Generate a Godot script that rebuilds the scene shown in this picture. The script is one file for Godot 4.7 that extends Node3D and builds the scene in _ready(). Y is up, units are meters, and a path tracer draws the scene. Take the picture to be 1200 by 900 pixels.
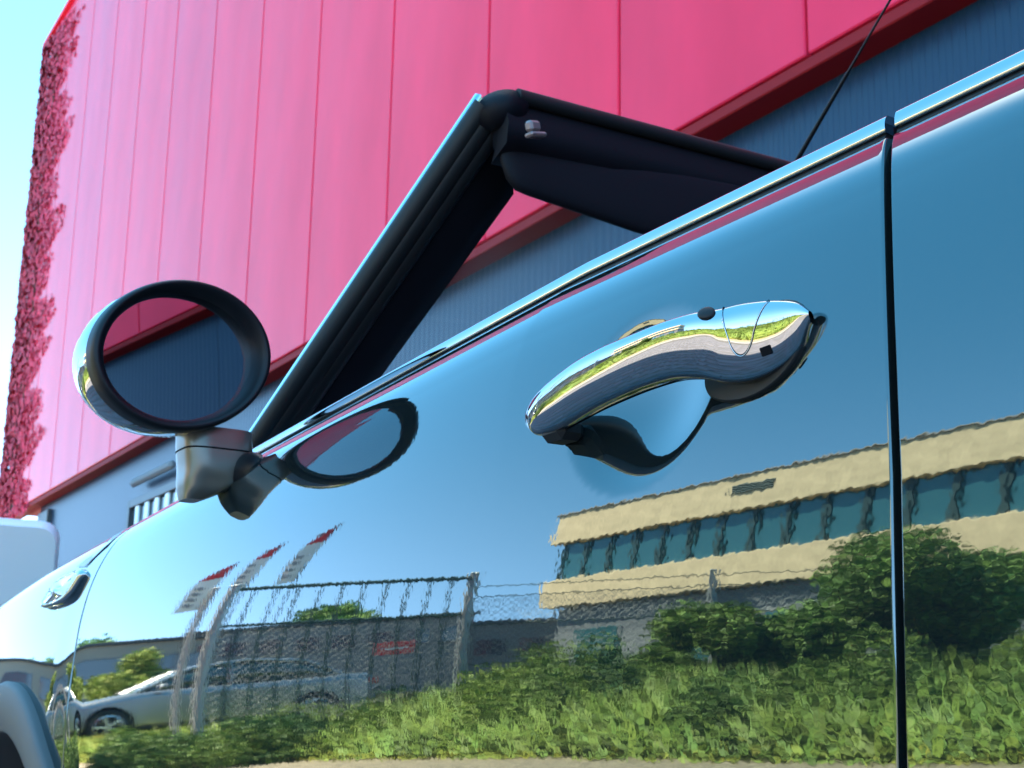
extends Node3D
# Close view along the side of a dark blue convertible; its paint mirrors a verge, a fence, parked cars and an office block.
# x: towards the car's tail, z: away from the car on the driver's side, y: up. The car's flank is near z = 0.

var rng := RandomNumberGenerator.new()
var names := {}
var M := {}

# ---------------------------------------------------------------- mesh builder
class MB:
	var v := PackedVector3Array()
	var n := PackedVector3Array()
	var t := PackedVector2Array()
	var ix := PackedInt32Array()
	func vert(p: Vector3, nn: Vector3, uv := Vector2.ZERO) -> int:
		v.append(p); n.append(nn); t.append(uv)
		return v.size() - 1
	func tri(a: int, b: int, c: int):
		var g = (v[b] - v[a]).cross(v[c] - v[a])
		if g.dot(n[a] + n[b] + n[c]) > 0.0:
			ix.append(a); ix.append(c); ix.append(b)
		else:
			ix.append(a); ix.append(b); ix.append(c)
	func quad(a: int, b: int, c: int, d: int):
		tri(a, b, c); tri(a, c, d)
	func face(pts: Array, out: Vector3):
		var g: Vector3 = (pts[1] - pts[0]).cross(pts[2] - pts[0])
		if g.length_squared() < 1e-16 and pts.size() > 3:
			g = (pts[2] - pts[0]).cross(pts[3] - pts[0])
		g = g.normalized()
		if g.dot(out) < 0.0: g = -g
		var f := v.size()
		var ax := Vector3.RIGHT if absf(g.x) < 0.7 else Vector3.UP
		var uu := ax.cross(g).normalized()
		var vv := g.cross(uu)
		for p in pts: vert(p, g, Vector2(p.dot(uu), p.dot(vv)))
		for k in range(2, pts.size()): tri(f, f + k - 1, f + k)
	func box(c: Vector3, s: Vector3, b := Basis.IDENTITY, bev := 0.0):
		var h := s / 2.0
		bev = minf(bev, minf(h.x, minf(h.y, h.z)) * 0.8)
		var axes := [Vector3.RIGHT, Vector3.UP, Vector3.BACK]
		if bev <= 0.0:
			for a in 3:
				for sg in [-1.0, 1.0]:
					var o: Vector3 = axes[a] * sg
					var p: Vector3 = axes[(a + 1) % 3]
					var q: Vector3 = axes[(a + 2) % 3]
					face([c + b * ((o + p + q) * h), c + b * ((o + p - q) * h), c + b * ((o - p - q) * h), c + b * ((o - p + q) * h)], b * o)
			return
		for a in 3:
			for sg in [-1.0, 1.0]:
				var o: Vector3 = axes[a] * sg * h
				var p: Vector3 = axes[(a + 1) % 3] * (h[(a + 1) % 3] - bev)
				var q: Vector3 = axes[(a + 2) % 3] * (h[(a + 2) % 3] - bev)
				face([c + b * (o + p + q), c + b * (o + p - q), c + b * (o - p - q), c + b * (o - p + q)], b * o)
		for a in 3:
			var a1 := (a + 1) % 3
			var a2 := (a + 2) % 3
			for s1 in [-1.0, 1.0]:
				for s2 in [-1.0, 1.0]:
					var e: Vector3 = axes[a] * (h[a] - bev)
					var p1: Vector3 = axes[a1] * s1 * h[a1] + axes[a2] * s2 * (h[a2] - bev)
					var p2: Vector3 = axes[a1] * s1 * (h[a1] - bev) + axes[a2] * s2 * h[a2]
					face([c + b * (p1 + e), c + b * (p1 - e), c + b * (p2 - e), c + b * (p2 + e)], b * (axes[a1] * s1 + axes[a2] * s2))
		for sx in [-1.0, 1.0]:
			for sy in [-1.0, 1.0]:
				for sz in [-1.0, 1.0]:
					var k := Vector3(sx, sy, sz)
					var hb := h - Vector3(bev, bev, bev)
					face([c + b * (k * Vector3(h.x, hb.y, hb.z)), c + b * (k * Vector3(hb.x, h.y, hb.z)), c + b * (k * Vector3(hb.x, hb.y, h.z))], b * k)
	func tube(pts: Array, rad, seg := 10, caps := true):
		# rad: number or array
		var m := pts.size()
		var first := v.size()
		var up := Vector3.UP
		var tan0: Vector3 = (pts[1] - pts[0]).normalized()
		if absf(tan0.dot(up)) > 0.9: up = Vector3.RIGHT
		var side := tan0.cross(up).normalized()
		var acc := 0.0
		for i in m:
			var tg: Vector3 = (pts[mini(i + 1, m - 1)] - pts[maxi(i - 1, 0)]).normalized()
			side = (side - tg * side.dot(tg)).normalized()
			var bi := tg.cross(side)
			var r: float = rad[i] if rad is Array else rad
			if i > 0: acc += (pts[i] - pts[i - 1]).length()
			for k in seg + 1:
				var a := TAU * k / seg
				var d := side * cos(a) + bi * sin(a)
				vert(pts[i] + d * r, d, Vector2(float(k) / seg, acc))
		for i in m - 1:
			for k in seg:
				var a := first + i * (seg + 1) + k
				quad(a, a + 1, a + seg + 2, a + seg + 1)
		if caps:
			for e in [0, m - 1]:
				var ring := []
				for k in seg: ring.append(v[first + e * (seg + 1) + k])
				var tg: Vector3 = (pts[1] - pts[0]) if e == 0 else (pts[m - 1] - pts[m - 2])
				face(ring, -tg if e == 0 else tg)
	func loft(rings: Array, closed := true, cap0 := true, cap1 := true):
		# rings: arrays of equal counts of points; smooth normals, turned outwards from each ring's centre
		var m := rings.size()
		var k: int = rings[0].size()
		var first := v.size()
		var nn := k + 1 if closed else k
		for i in m:
			var cen := Vector3.ZERO
			for p in rings[i]: cen += p
			cen /= k
			for j in nn:
				var jj := j % k
				var jp := (jj + 1) % k if closed else mini(jj + 1, k - 1)
				var jm := (jj + k - 1) % k if closed else maxi(jj - 1, 0)
				var du: Vector3 = rings[i][jp] - rings[i][jm]
				var dv: Vector3 = rings[mini(i + 1, m - 1)][jj] - rings[maxi(i - 1, 0)][jj]
				var g := du.cross(dv).normalized()
				if g.dot(rings[i][jj] - cen) < 0.0: g = -g
				vert(rings[i][jj], g, Vector2(float(j) / k, float(i) / maxi(1, m - 1)))
		for i in m - 1:
			for j in nn - 1:
				var a := first + i * nn + j
				quad(a, a + 1, a + nn + 1, a + nn)
		if closed and cap0: face_fan(rings[0], rings[0][0] * 0.0 + _mid(rings[0]) - _mid(rings[1]))
		if closed and cap1: face_fan(rings[m - 1], _mid(rings[m - 1]) - _mid(rings[m - 2]))
	func _mid(r: Array) -> Vector3:
		var c := Vector3.ZERO
		for p in r: c += p
		return c / r.size()
	func face_fan(r: Array, out: Vector3):
		var c := _mid(r)
		var o := out.normalized()
		var f := vert(c, o)
		for p in r: vert(p, o)
		for j in r.size(): tri(f, f + 1 + j, f + 1 + (j + 1) % r.size())
	func rings_grid(w: int, h: int, first: int):
		for i in h - 1:
			for j in w - 1:
				var a := first + i * w + j
				quad(a, a + 1, a + w + 1, a + w)
	func done() -> ArrayMesh:
		var arr := []
		arr.resize(Mesh.ARRAY_MAX)
		arr[Mesh.ARRAY_VERTEX] = v
		arr[Mesh.ARRAY_NORMAL] = n
		arr[Mesh.ARRAY_TEX_UV] = t
		arr[Mesh.ARRAY_INDEX] = ix
		var am := ArrayMesh.new()
		am.add_surface_from_arrays(Mesh.PRIMITIVE_TRIANGLES, arr)
		return am

func numbered(called: String) -> String:
	if not names.has(called):
		names[called] = 0
		return called
	names[called] += 1
	return "%s_%03d" % [called, names[called]]

func thing(called: String, label: String, category: String, at := Vector3.ZERO, group := "", turn := 0.0) -> Node3D:
	var o := Node3D.new()
	o.name = numbered(called)
	add_child(o)
	o.position = at
	o.rotation.y = turn
	o.set_meta("label", label)
	o.set_meta("category", category)
	if group: o.set_meta("group", group)
	return o

func part(called: String, mesh: Mesh, m: Material, parent: Node3D, at := Vector3.ZERO, label := "") -> MeshInstance3D:
	var o := MeshInstance3D.new()
	o.name = called
	o.mesh = mesh
	o.material_override = m
	o.position = at
	parent.add_child(o, true)
	if label: o.set_meta("label", label)
	return o

func struct(called: String, mesh: Mesh, m: Material, at := Vector3.ZERO) -> MeshInstance3D:
	var o := part(called, mesh, m, self, at)
	o.set_meta("kind", "structure")
	return o

func mat(name_: String, c: Color, rough := 0.6, metal := 0.0, spec := 0.5) -> StandardMaterial3D:
	var m := StandardMaterial3D.new()
	m.resource_name = name_
	m.albedo_color = c.linear_to_srgb()
	m.roughness = rough
	m.metallic = metal
	m.metallic_specular = spec
	M[name_] = m
	return m

func noise_tex(freq: float, oct := 4, seed_ := 1, ramp: Array = [], size := 512, normal := false, strength := 8.0) -> NoiseTexture2D:
	var f := FastNoiseLite.new()
	f.noise_type = FastNoiseLite.TYPE_SIMPLEX_SMOOTH
	f.frequency = freq
	f.fractal_octaves = oct
	f.seed = seed_
	var t := NoiseTexture2D.new()
	t.width = size; t.height = size
	t.seamless = true
	t.noise = f
	t.as_normal_map = normal
	t.bump_strength = strength
	if ramp.size():
		var g := Gradient.new()
		g.offsets = PackedFloat32Array(ramp[0])
		var cs := PackedColorArray()
		for c in ramp[1]: cs.append(c)
		g.colors = cs
		t.color_ramp = g
	return t

func grey_ramp(a: float, b: float) -> Array:
	return [[0.0, 1.0], [Color(a, a, a), Color(b, b, b)]]

# ---------------------------------------------------------------- the shape of the car's flank
const PY := [0.2, 0.45, 0.60, 0.742, 0.80, 0.83, 0.855, 0.888, 0.907, 0.915, 0.923, 0.937, 0.944]
const PD := [-12.0, -12.0, -10.0, -2.1, 1.9, 4.8, 8.3, 13.5, 18.5, 27.0, 38.0, 52.0, 70.0]
const TOP := 0.944
const NT := 3000
var tz := PackedFloat32Array()
var ts := PackedFloat32Array()   # tangent of the lean

func flank_tables():
	var raw := PackedFloat32Array()
	for i in NT + 1:
		var y := 0.2 + (TOP - 0.2) * i / NT
		var k := 0
		while k < PY.size() - 2 and PY[k + 1] < y: k += 1
		raw.append(lerpf(PD[k], PD[k + 1], clampf((y - PY[k]) / (PY[k + 1] - PY[k]), 0, 1)))
	# soften the corners of the table
	var sm := PackedFloat32Array()
	for i in NT + 1:
		var w := mini(60, mini(i, NT - i))
		if i > NT - 150: w = mini(w, 14)
		var s := 0.0
		for j in range(i - w, i + w + 1): s += raw[j]
		sm.append(s / (2 * w + 1))
	var z := 0.0
	var zm := -1e9
	for i in NT + 1:
		ts.append(tan(deg_to_rad(sm[i])))
		if i > 0: z -= (ts[i] + ts[i - 1]) * 0.5 * (TOP - 0.2) / NT
		tz.append(z)
		zm = maxf(zm, z)
	for i in NT + 1: tz[i] -= zm

func droop(x: float) -> float:
	return 0.036 * maxf(0.0, -x - 0.6)

func look(tab: PackedFloat32Array, y: float) -> float:
	var f := clampf((y - 0.2) / (TOP - 0.2), 0.0, 1.0) * NT
	var i := mini(int(f), NT - 1)
	return lerpf(tab[i], tab[i + 1], f - i)

const DISH := Vector2(-0.484, 0.854)
const DISH_R := Vector2(0.055, 0.041)
const DISH_D := 0.0092
const ARCH := Vector2(-1.75, 0.33)

func plan_z(x: float) -> float:
	var z := 0.0
	if x < -0.4: z -= (x + 0.4) * (x + 0.4) / 120.0
	if x < -1.25: z -= (x + 1.25) * (x + 1.25) / 200.0
	if x > 0.2: z -= (x - 0.2) * (x - 0.2) / 7.0
	return z

func flank_extra(x: float, y: float) -> float:
	# the finger dish behind the handle and the flare round the front wheel
	var z := plan_z(x)
	var r := ((Vector2(x, y) - DISH) / DISH_R).length()
	if r < 1.0: z -= DISH_D * pow(1.0 - r * r, 1.45)
	if x < -1.3:
		var a := Vector2(x, y).distance_to(ARCH)
		z += 0.006 * exp(-pow((a - 0.42) / 0.10, 2.0)) * smoothstep(0.0, 0.14, -1.40 - x)
	return z

func flank(x: float, y: float) -> float:
	return look(tz, y + droop(x)) + flank_extra(x, y)

func flank_n(x: float, y: float) -> Vector3:
	var e := 0.0004
	var lean := look(ts, y + droop(x))
	var nx := -(flank_extra(x + e, y) - flank_extra(x - e, y)) / (2 * e)
	var ny := lean - (flank_extra(x, y + e) - flank_extra(x, y - e)) / (2 * e)
	if x < -0.6: nx -= 0.036 * lean
	return Vector3(nx, ny, 1.0).normalized()

func steps(a: float, b: float, parts_: Array) -> PackedFloat32Array:
	# parts_: [[upto, step], ...]
	var out := PackedFloat32Array([a])
	var x := a
	for p in parts_:
		var to: float = minf(p[0], b)
		var cnt := maxi(1, roundi((to - x) / p[1]))
		var from := x
		if to <= x + 1e-6: continue
		for k in cnt: out.append(from + (to - from) * (k + 1) / cnt)
		x = to
	return out

func body_panel(x_front: Callable, x_rear: Callable, us: PackedFloat32Array, ys: PackedFloat32Array, keep: Callable) -> ArrayMesh:
	# us run 0..1 from the front edge to the rear edge; edges are rolled in by 2.5 mm and have a flange
	var b := MB.new()
	var w := us.size()
	var roll := 0.0010
	var on := []
	for y in ys:
		for u in us:
			var yl: float = y
			var xf: float = x_front.call(yl)
			var xr: float = x_rear.call(yl)
			var x := lerpf(xf, xr, u)
			var yy := yl - droop(x)
			var z := flank(x, yy)
			var nn := flank_n(x, yy)
			var e := minf(x - xf, xr - x)
			if e < roll:
				var q := (roll - e) / roll
				z -= roll * (1.0 - sqrt(maxf(0.0, 1.0 - q * q * 0.97)))
				var sl := q / sqrt(maxf(0.02, 1.0 - q * q))
				nn = (nn + Vector3(sl if xr - x < x - xf else -sl, 0, 0)).normalized()
			b.vert(Vector3(x, yy, z), nn, Vector2(x, yy) * 6.0)
			on.append(keep.call(x, yy))
	for i in ys.size() - 1:
		for j in w - 1:
			var a := i * w + j
			if on[a] or on[a + 1] or on[a + w] or on[a + w + 1]: b.quad(a, a + 1, a + w + 1, a + w)
	for side in [0, w - 1]:
		var f := b.v.size()
		var sg := -1.0 if side == 0 else 1.0
		for i in ys.size():
			var p := b.v[i * w + side]
			b.vert(p, Vector3(sg, 0, 0.2).normalized())
			b.vert(p + Vector3(-sg * 0.001, 0, -0.03), Vector3(sg, 0, 0))
		for i in ys.size() - 1:
			if on[i * w + side] or on[(i + 1) * w + side]: b.quad(f + i * 2, f + i * 2 + 1, f + i * 2 + 3, f + i * 2 + 2)
	return b.done()

func edge_us(len_: float, step: float, fine := []) -> PackedFloat32Array:
	# columns: fine near both edges, given step between; fine: [from, to, step] in fractions
	var out := PackedFloat32Array()
	for e in [0.0, 0.0001, 0.0003, 0.0005, 0.0008, 0.0010, 0.003, 0.006]: out.append(e / len_)
	var u := 0.006 / len_
	while u < 1.0 - 0.010 / len_:
		var s := step / len_
		for f in fine:
			if u > f[0] and u < f[1]: s = f[2] / len_
		u = minf(u + s, 1.0 - 0.006 / len_)
		out.append(u)
	for e in [0.003, 0.0010, 0.0008, 0.0005, 0.0003, 0.0001, 0.0]: out.append(1.0 - e / len_)
	return out

func flank_rows(low: float) -> PackedFloat32Array:
	return steps(low, TOP, [[0.62, 0.012], [0.78, 0.005], [0.90, 0.0025], [0.918, 0.0012], [TOP, 0.0006]])

# ---------------------------------------------------------------- main
func _ready():
	rng.seed = 7
	camera_and_light()
	materials()
	flank_tables()
	ground()
	pink_building()
	office_building()
	far_buildings()
	convertible()
	fence_and_gate()
	parked_cars()
	flags()
	plants()

const CAM := Vector3(0, 0.72, 0.33)

func camera_and_light():
	var cam := Camera3D.new()
	cam.name = "camera"
	add_child(cam)
	cam.transform = Transform3D(Basis(Vector3(0.4973977, 0.0172693, -0.86735073), Vector3(0.19200084, 0.97281642, 0.12947547), Vector3(0.84600898, -0.23093287, 0.48056093)), CAM)
	cam.fov = 29.857
	var lens := CameraAttributesPhysical.new()
	lens.frustum_focal_length = 45.01
	lens.frustum_focus_distance = 0.62
	lens.exposure_aperture = 40.0
	lens.frustum_near = 0.02
	lens.frustum_far = 2000.0
	cam.attributes = lens
	cam.near = 0.02
	cam.far = 2000.0
	var we := WorldEnvironment.new()
	we.name = "world_environment"
	add_child(we)
	var env := Environment.new()
	we.environment = env
	env.background_mode = Environment.BG_SKY
	var sky := Sky.new()
	var sm := ProceduralSkyMaterial.new()
	sm.sky_top_color = Color(0.042, 0.172, 0.312).linear_to_srgb()
	sm.sky_horizon_color = Color(0.31, 0.51, 0.78).linear_to_srgb()
	sm.sky_curve = 0.12
	sm.sky_energy_multiplier = 1.0
	sm.ground_bottom_color = Color(0.25, 0.25, 0.24)
	sm.ground_horizon_color = Color(0.45, 0.5, 0.52)
	sm.sun_angle_max = 45.0
	sm.sun_curve = 0.35
	sky.sky_material = sm
	env.sky = sky
	env.tonemap_mode = Environment.TONE_MAPPER_LINEAR
	env.tonemap_exposure = 8.8
	env.sdfgi_enabled = true
	env.ssao_enabled = true
	env.ssil_enabled = true
	var sun := DirectionalLight3D.new()
	sun.name = "sun"
	add_child(sun)
	var to_sun := Vector3(-0.75, 1.9, -1.0)
	sun.look_at_from_position(to_sun * 50.0, Vector3.ZERO)
	sun.light_color = Color(1.0, 0.95, 0.86)
	sun.light_energy = 1.4
	sun.light_angular_distance = 0.5
	sun.shadow_enabled = true

func materials():
	var p := mat("blue_paint", Color(0.096, 0.124, 0.128), 0.02, 0.93, 0.5)
	p.normal_enabled = true
	p.normal_texture = noise_tex(0.05, 2, 3, [], 512, true, 8.0)
	p.normal_scale = 0.0022
	var p2 := mat("blue_paint_plain", Color(0.16, 0.32, 0.40), 0.05, 0.85, 0.5)
	p2.clearcoat_enabled = true; p2.clearcoat = 1.0; p2.clearcoat_roughness = 0.0
	mat("chrome", Color(0.38, 0.39, 0.405), 0.03, 1.0)
	mat("black_plastic", Color(0.005, 0.005, 0.007), 0.45, 0.0, 0.35)
	mat("black_gloss", Color(0.02, 0.02, 0.024), 0.12, 0.0, 0.5)
	mat("grey_gloss", Color(0.13, 0.118, 0.10), 0.28, 0.5)
	mat("dark_trim", Color(0.003, 0.003, 0.006), 0.65, 0.0, 0.3)
	mat("rubber", Color(0.007, 0.007, 0.008), 0.55, 0.0, 0.4)
	mat("void_black", Color(0.004, 0.004, 0.005), 0.7, 0.0, 0.2)
	mat("mirror_glass", Color(0.42, 0.42, 0.44), 0.02, 1.0)
	mat("grey_cladding", Color(0.095, 0.085, 0.082), 0.6, 0.0, 0.4)
	mat("clip_metal", Color(0.22, 0.16, 0.16), 0.45, 0.3)
	mat("tyre", Color(0.018, 0.018, 0.018), 0.85)
	mat("rim_silver", Color(0.55, 0.56, 0.58), 0.25, 0.9)
	var g := mat("clear_glass", Color(0.85, 0.95, 0.95), 0.02)
	g.transparency = BaseMaterial3D.TRANSPARENCY_ALPHA
	g.albedo_color.a = 0.10
	mat("seat_leather", Color(0.03, 0.03, 0.034), 0.55)
	# the pink cladding: smooth lacquered sheet
	var pk := mat("pink_cladding", Color(0.99, 0.026, 0.088), 0.26, 0.0, 0.25)
	pk.normal_enabled = true
	pk.uv1_triplanar = true
	pk.uv1_scale = Vector3(0.35, 0.12, 0.35)
	pk.albedo_texture = noise_tex(0.02, 4, 33, grey_ramp(0.92, 1.0), 256)
	pk.normal_texture = noise_tex(0.012, 2, 21, [], 256, true, 8.0)
	pk.normal_scale = 0.05
	for k in 2:
		var pv2: StandardMaterial3D = pk.duplicate()
		pv2.albedo_color = Color(0.99 - 0.05 * k, 0.025 + 0.006 * k, 0.084 + 0.01 * k).linear_to_srgb()
		M["pink_cladding_%d" % (k + 1)] = pv2
	mat("red_trim", Color(0.26, 0.008, 0.012), 0.6, 0.0, 0.25)
	var bl := mat("blue_cladding", Color(0.010, 0.034, 0.075), 0.30, 0.0, 0.35)
	bl.normal_enabled = false
	mat("dark_frame", Color(0.05, 0.055, 0.06), 0.4)
	mat("dark_pane", Color(0.05, 0.08, 0.10), 0.06, 0.0, 0.8)
	mat("roof_grey", Color(0.3, 0.3, 0.3), 0.8)
	var be := mat("beige_render", Color(0.93, 0.69, 0.42), 0.85)
	be.uv1_triplanar = true; be.uv1_world_triplanar = true
	be.uv1_scale = Vector3(0.25, 0.25, 0.25)
	be.albedo_texture = noise_tex(0.02, 5, 5, grey_ramp(0.86, 1.0), 256)
	mat("teal_glass", Color(0.05, 0.17, 0.19), 0.08, 0.3, 0.9)
	mat("mullion", Color(0.03, 0.06, 0.06), 0.5)
	mat("warehouse_grey", Color(0.20, 0.20, 0.21), 0.75)
	mat("warehouse_tan", Color(0.34, 0.29, 0.24), 0.75)
	mat("white_paint", Color(0.88, 0.9, 0.9), 0.3)
	var pv := mat("paver_grey", Color(0.15, 0.145, 0.16), 0.8)
	pv.vertex_color_use_as_albedo = true
	mat("joint_sand", Color(0.12, 0.115, 0.11), 0.95)
	var sa := mat("sandy_soil", Color(0.46, 0.37, 0.25), 0.95)
	sa.uv1_triplanar = true; sa.uv1_world_triplanar = true
	sa.uv1_scale = Vector3(0.6, 0.6, 0.6)
	sa.albedo_texture = noise_tex(0.03, 5, 8, grey_ramp(0.6, 1.0), 512)
	var so := mat("verge_soil", Color(0.10, 0.10, 0.045), 0.95)
	so.uv1_triplanar = true; so.uv1_world_triplanar = true
	so.uv1_scale = Vector3(0.5, 0.5, 0.5)
	so.albedo_texture = noise_tex(0.02, 5, 9, grey_ramp(0.5, 1.0), 512)
	var gr := mat("grass_blade", Color(0.27, 0.33, 0.07), 0.7, 0.0, 0.3)
	gr.vertex_color_use_as_albedo = true
	gr.backlight_enabled = true; gr.backlight = Color(0.25, 0.3, 0.08)
	var lf := mat("leaf_green", Color(0.19, 0.31, 0.065), 0.6, 0.0, 0.4)
	lf.vertex_color_use_as_albedo = true
	lf.backlight_enabled = true; lf.backlight = Color(0.12, 0.2, 0.05)
	var wg := mat("weed_green", Color(0.20, 0.30, 0.06), 0.6, 0.0, 0.4)
	wg.vertex_color_use_as_albedo = true
	wg.backlight_enabled = true; wg.backlight = Color(0.2, 0.28, 0.06)
	var rl := mat("leaf_red", Color(0.52, 0.020, 0.05), 0.6, 0.0, 0.4)
	rl.vertex_color_use_as_albedo = true
	mat("bark", Color(0.09, 0.07, 0.05), 0.9)
	mat("galvanised", Color(0.46, 0.47, 0.47), 0.5, 0.4)
	mat("green_wire", Color(0.05, 0.09, 0.075), 0.6)
	mat("silver_paint", Color(0.30, 0.31, 0.32), 0.22, 0.7)
	mat("navy_paint", Color(0.10, 0.16, 0.24), 0.15, 0.5)
	mat("car_glass", Color(0.015, 0.05, 0.055), 0.06, 0.0, 0.8)
	mat("tail_red", Color(0.5, 0.012, 0.02), 0.25)
	mat("lamp_clear", Color(0.8, 0.82, 0.85), 0.12, 0.3)
	mat("flag_white", Color(0.80, 0.78, 0.76), 0.8).backlight_enabled = true
	M.flag_white.backlight = Color(0.3, 0.3, 0.3)
	mat("flag_red", Color(0.65, 0.03, 0.04), 0.8).backlight_enabled = true
	M.flag_red.backlight = Color(0.3, 0.05, 0.05)
	mat("flag_grey", Color(0.32, 0.30, 0.32), 0.8)

# ---------------------------------------------------------------- ground
const KERB0 := Vector3(-16.4, 0, 2.20)
const KERB_D := Vector3(0.970, 0, 0.243)
const KERB_N := Vector3(-0.243, 0, 0.970)

func strip(x0: float, x1: float, n0: float, n1: float, y: float) -> ArrayMesh:
	# a sheet along the kerb line, from n0 to n1 metres beyond it
	var b := MB.new()
	var up := Vector3(0, y, 0)
	b.face([KERB0 + KERB_D * x0 + KERB_N * n0 + up, KERB0 + KERB_D * x1 + KERB_N * n0 + up, KERB0 + KERB_D * x1 + KERB_N * n1 + up, KERB0 + KERB_D * x0 + KERB_N * n1 + up], Vector3.UP)
	return b.done()

func ground():
	var b := MB.new()
	b.face([Vector3(-900, -0.02, -900), Vector3(900, -0.02, -900), Vector3(900, -0.02, 900), Vector3(-900, -0.02, 900)], Vector3.UP)
	struct("ground", b.done(), M.verge_soil)
	var pav := struct("pavement", strip(-40, 60, -40, -1.9, -0.012), M.joint_sand)
	# grey block pavers laid in herringbone near the car; they show in the chrome of the handle
	var pb := MB.new()
	pb.box(Vector3.ZERO, Vector3(0.194, 0.05, 0.094), Basis.IDENTITY, 0.008)
	var xf: Array[Transform3D] = []
	var s := 0.1
	var turn := Basis(Vector3.UP, 0.785)
	for i in range(-70, 70):
		for j in range(-90, 90):
			var k := posmod(i - j, 4)
			var c := Vector2(i, j) * s
			var p: Vector2
			var rot := 0.0
			if k == 0: p = c + Vector2(s, s * 0.5)
			elif k == 2: p = c + Vector2(s * 0.5, s); rot = PI / 2
			else: continue
			var w := turn * Vector3(p.x, 0, p.y) + Vector3(-3.0, -0.028, 1.2)
			if (w - KERB0).dot(KERB_N) > -2.15 or w.z < -2.9 or w.x < -9.5 or w.x > 3.0: continue
			xf.append(Transform3D(turn * Basis(Vector3.UP, rot), w + Vector3(0, rng.randf_range(-0.002, 0.002), 0)))
	var mm := multi(pb.done(), xf, 0.8, 1.1)
	var o := MultiMeshInstance3D.new()
	o.name = "paver"
	o.multimesh = mm
	o.material_override = M.paver_grey
	o.set_meta("kind", "stuff")
	pav.add_child(o)
	# flush kerb stones, then a strip of bare sandy soil
	var kerb := struct("kerb", strip(-40, 60, -1.92, -1.76, -0.004), M.joint_sand)
	var kb := MB.new()
	kb.box(Vector3.ZERO, Vector3(0.985, 0.10, 0.12), Basis.IDENTITY, 0.012)
	var km := kb.done()
	for i in range(0, 34):
		var q := part("kerb_stone", km, M.roof_grey, kerb, KERB0 + KERB_D * (i * 1.0 - 10.0) + KERB_N * -1.84 + Vector3(0, 0.01, 0))
		q.rotation.y = -atan2(KERB_D.z, KERB_D.x)
	struct("sandy_path", strip(-40, 60, -1.76, 0.9, -0.008), M.sandy_soil)

func multi(mesh: Mesh, xf: Array[Transform3D], lo := 0.7, hi := 1.2, hue := 0.0) -> MultiMesh:
	var mm := MultiMesh.new()
	mm.transform_format = MultiMesh.TRANSFORM_3D
	mm.use_colors = true
	mm.mesh = mesh
	mm.instance_count = xf.size()
	for i in xf.size():
		mm.set_instance_transform(i, xf[i])
		var k := rng.randf_range(lo, hi)
		var h := rng.randf_range(-hue, hue)
		mm.set_instance_color(i, Color(k * (1.0 + h), k, k * (1.0 - h)))
	return mm

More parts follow.
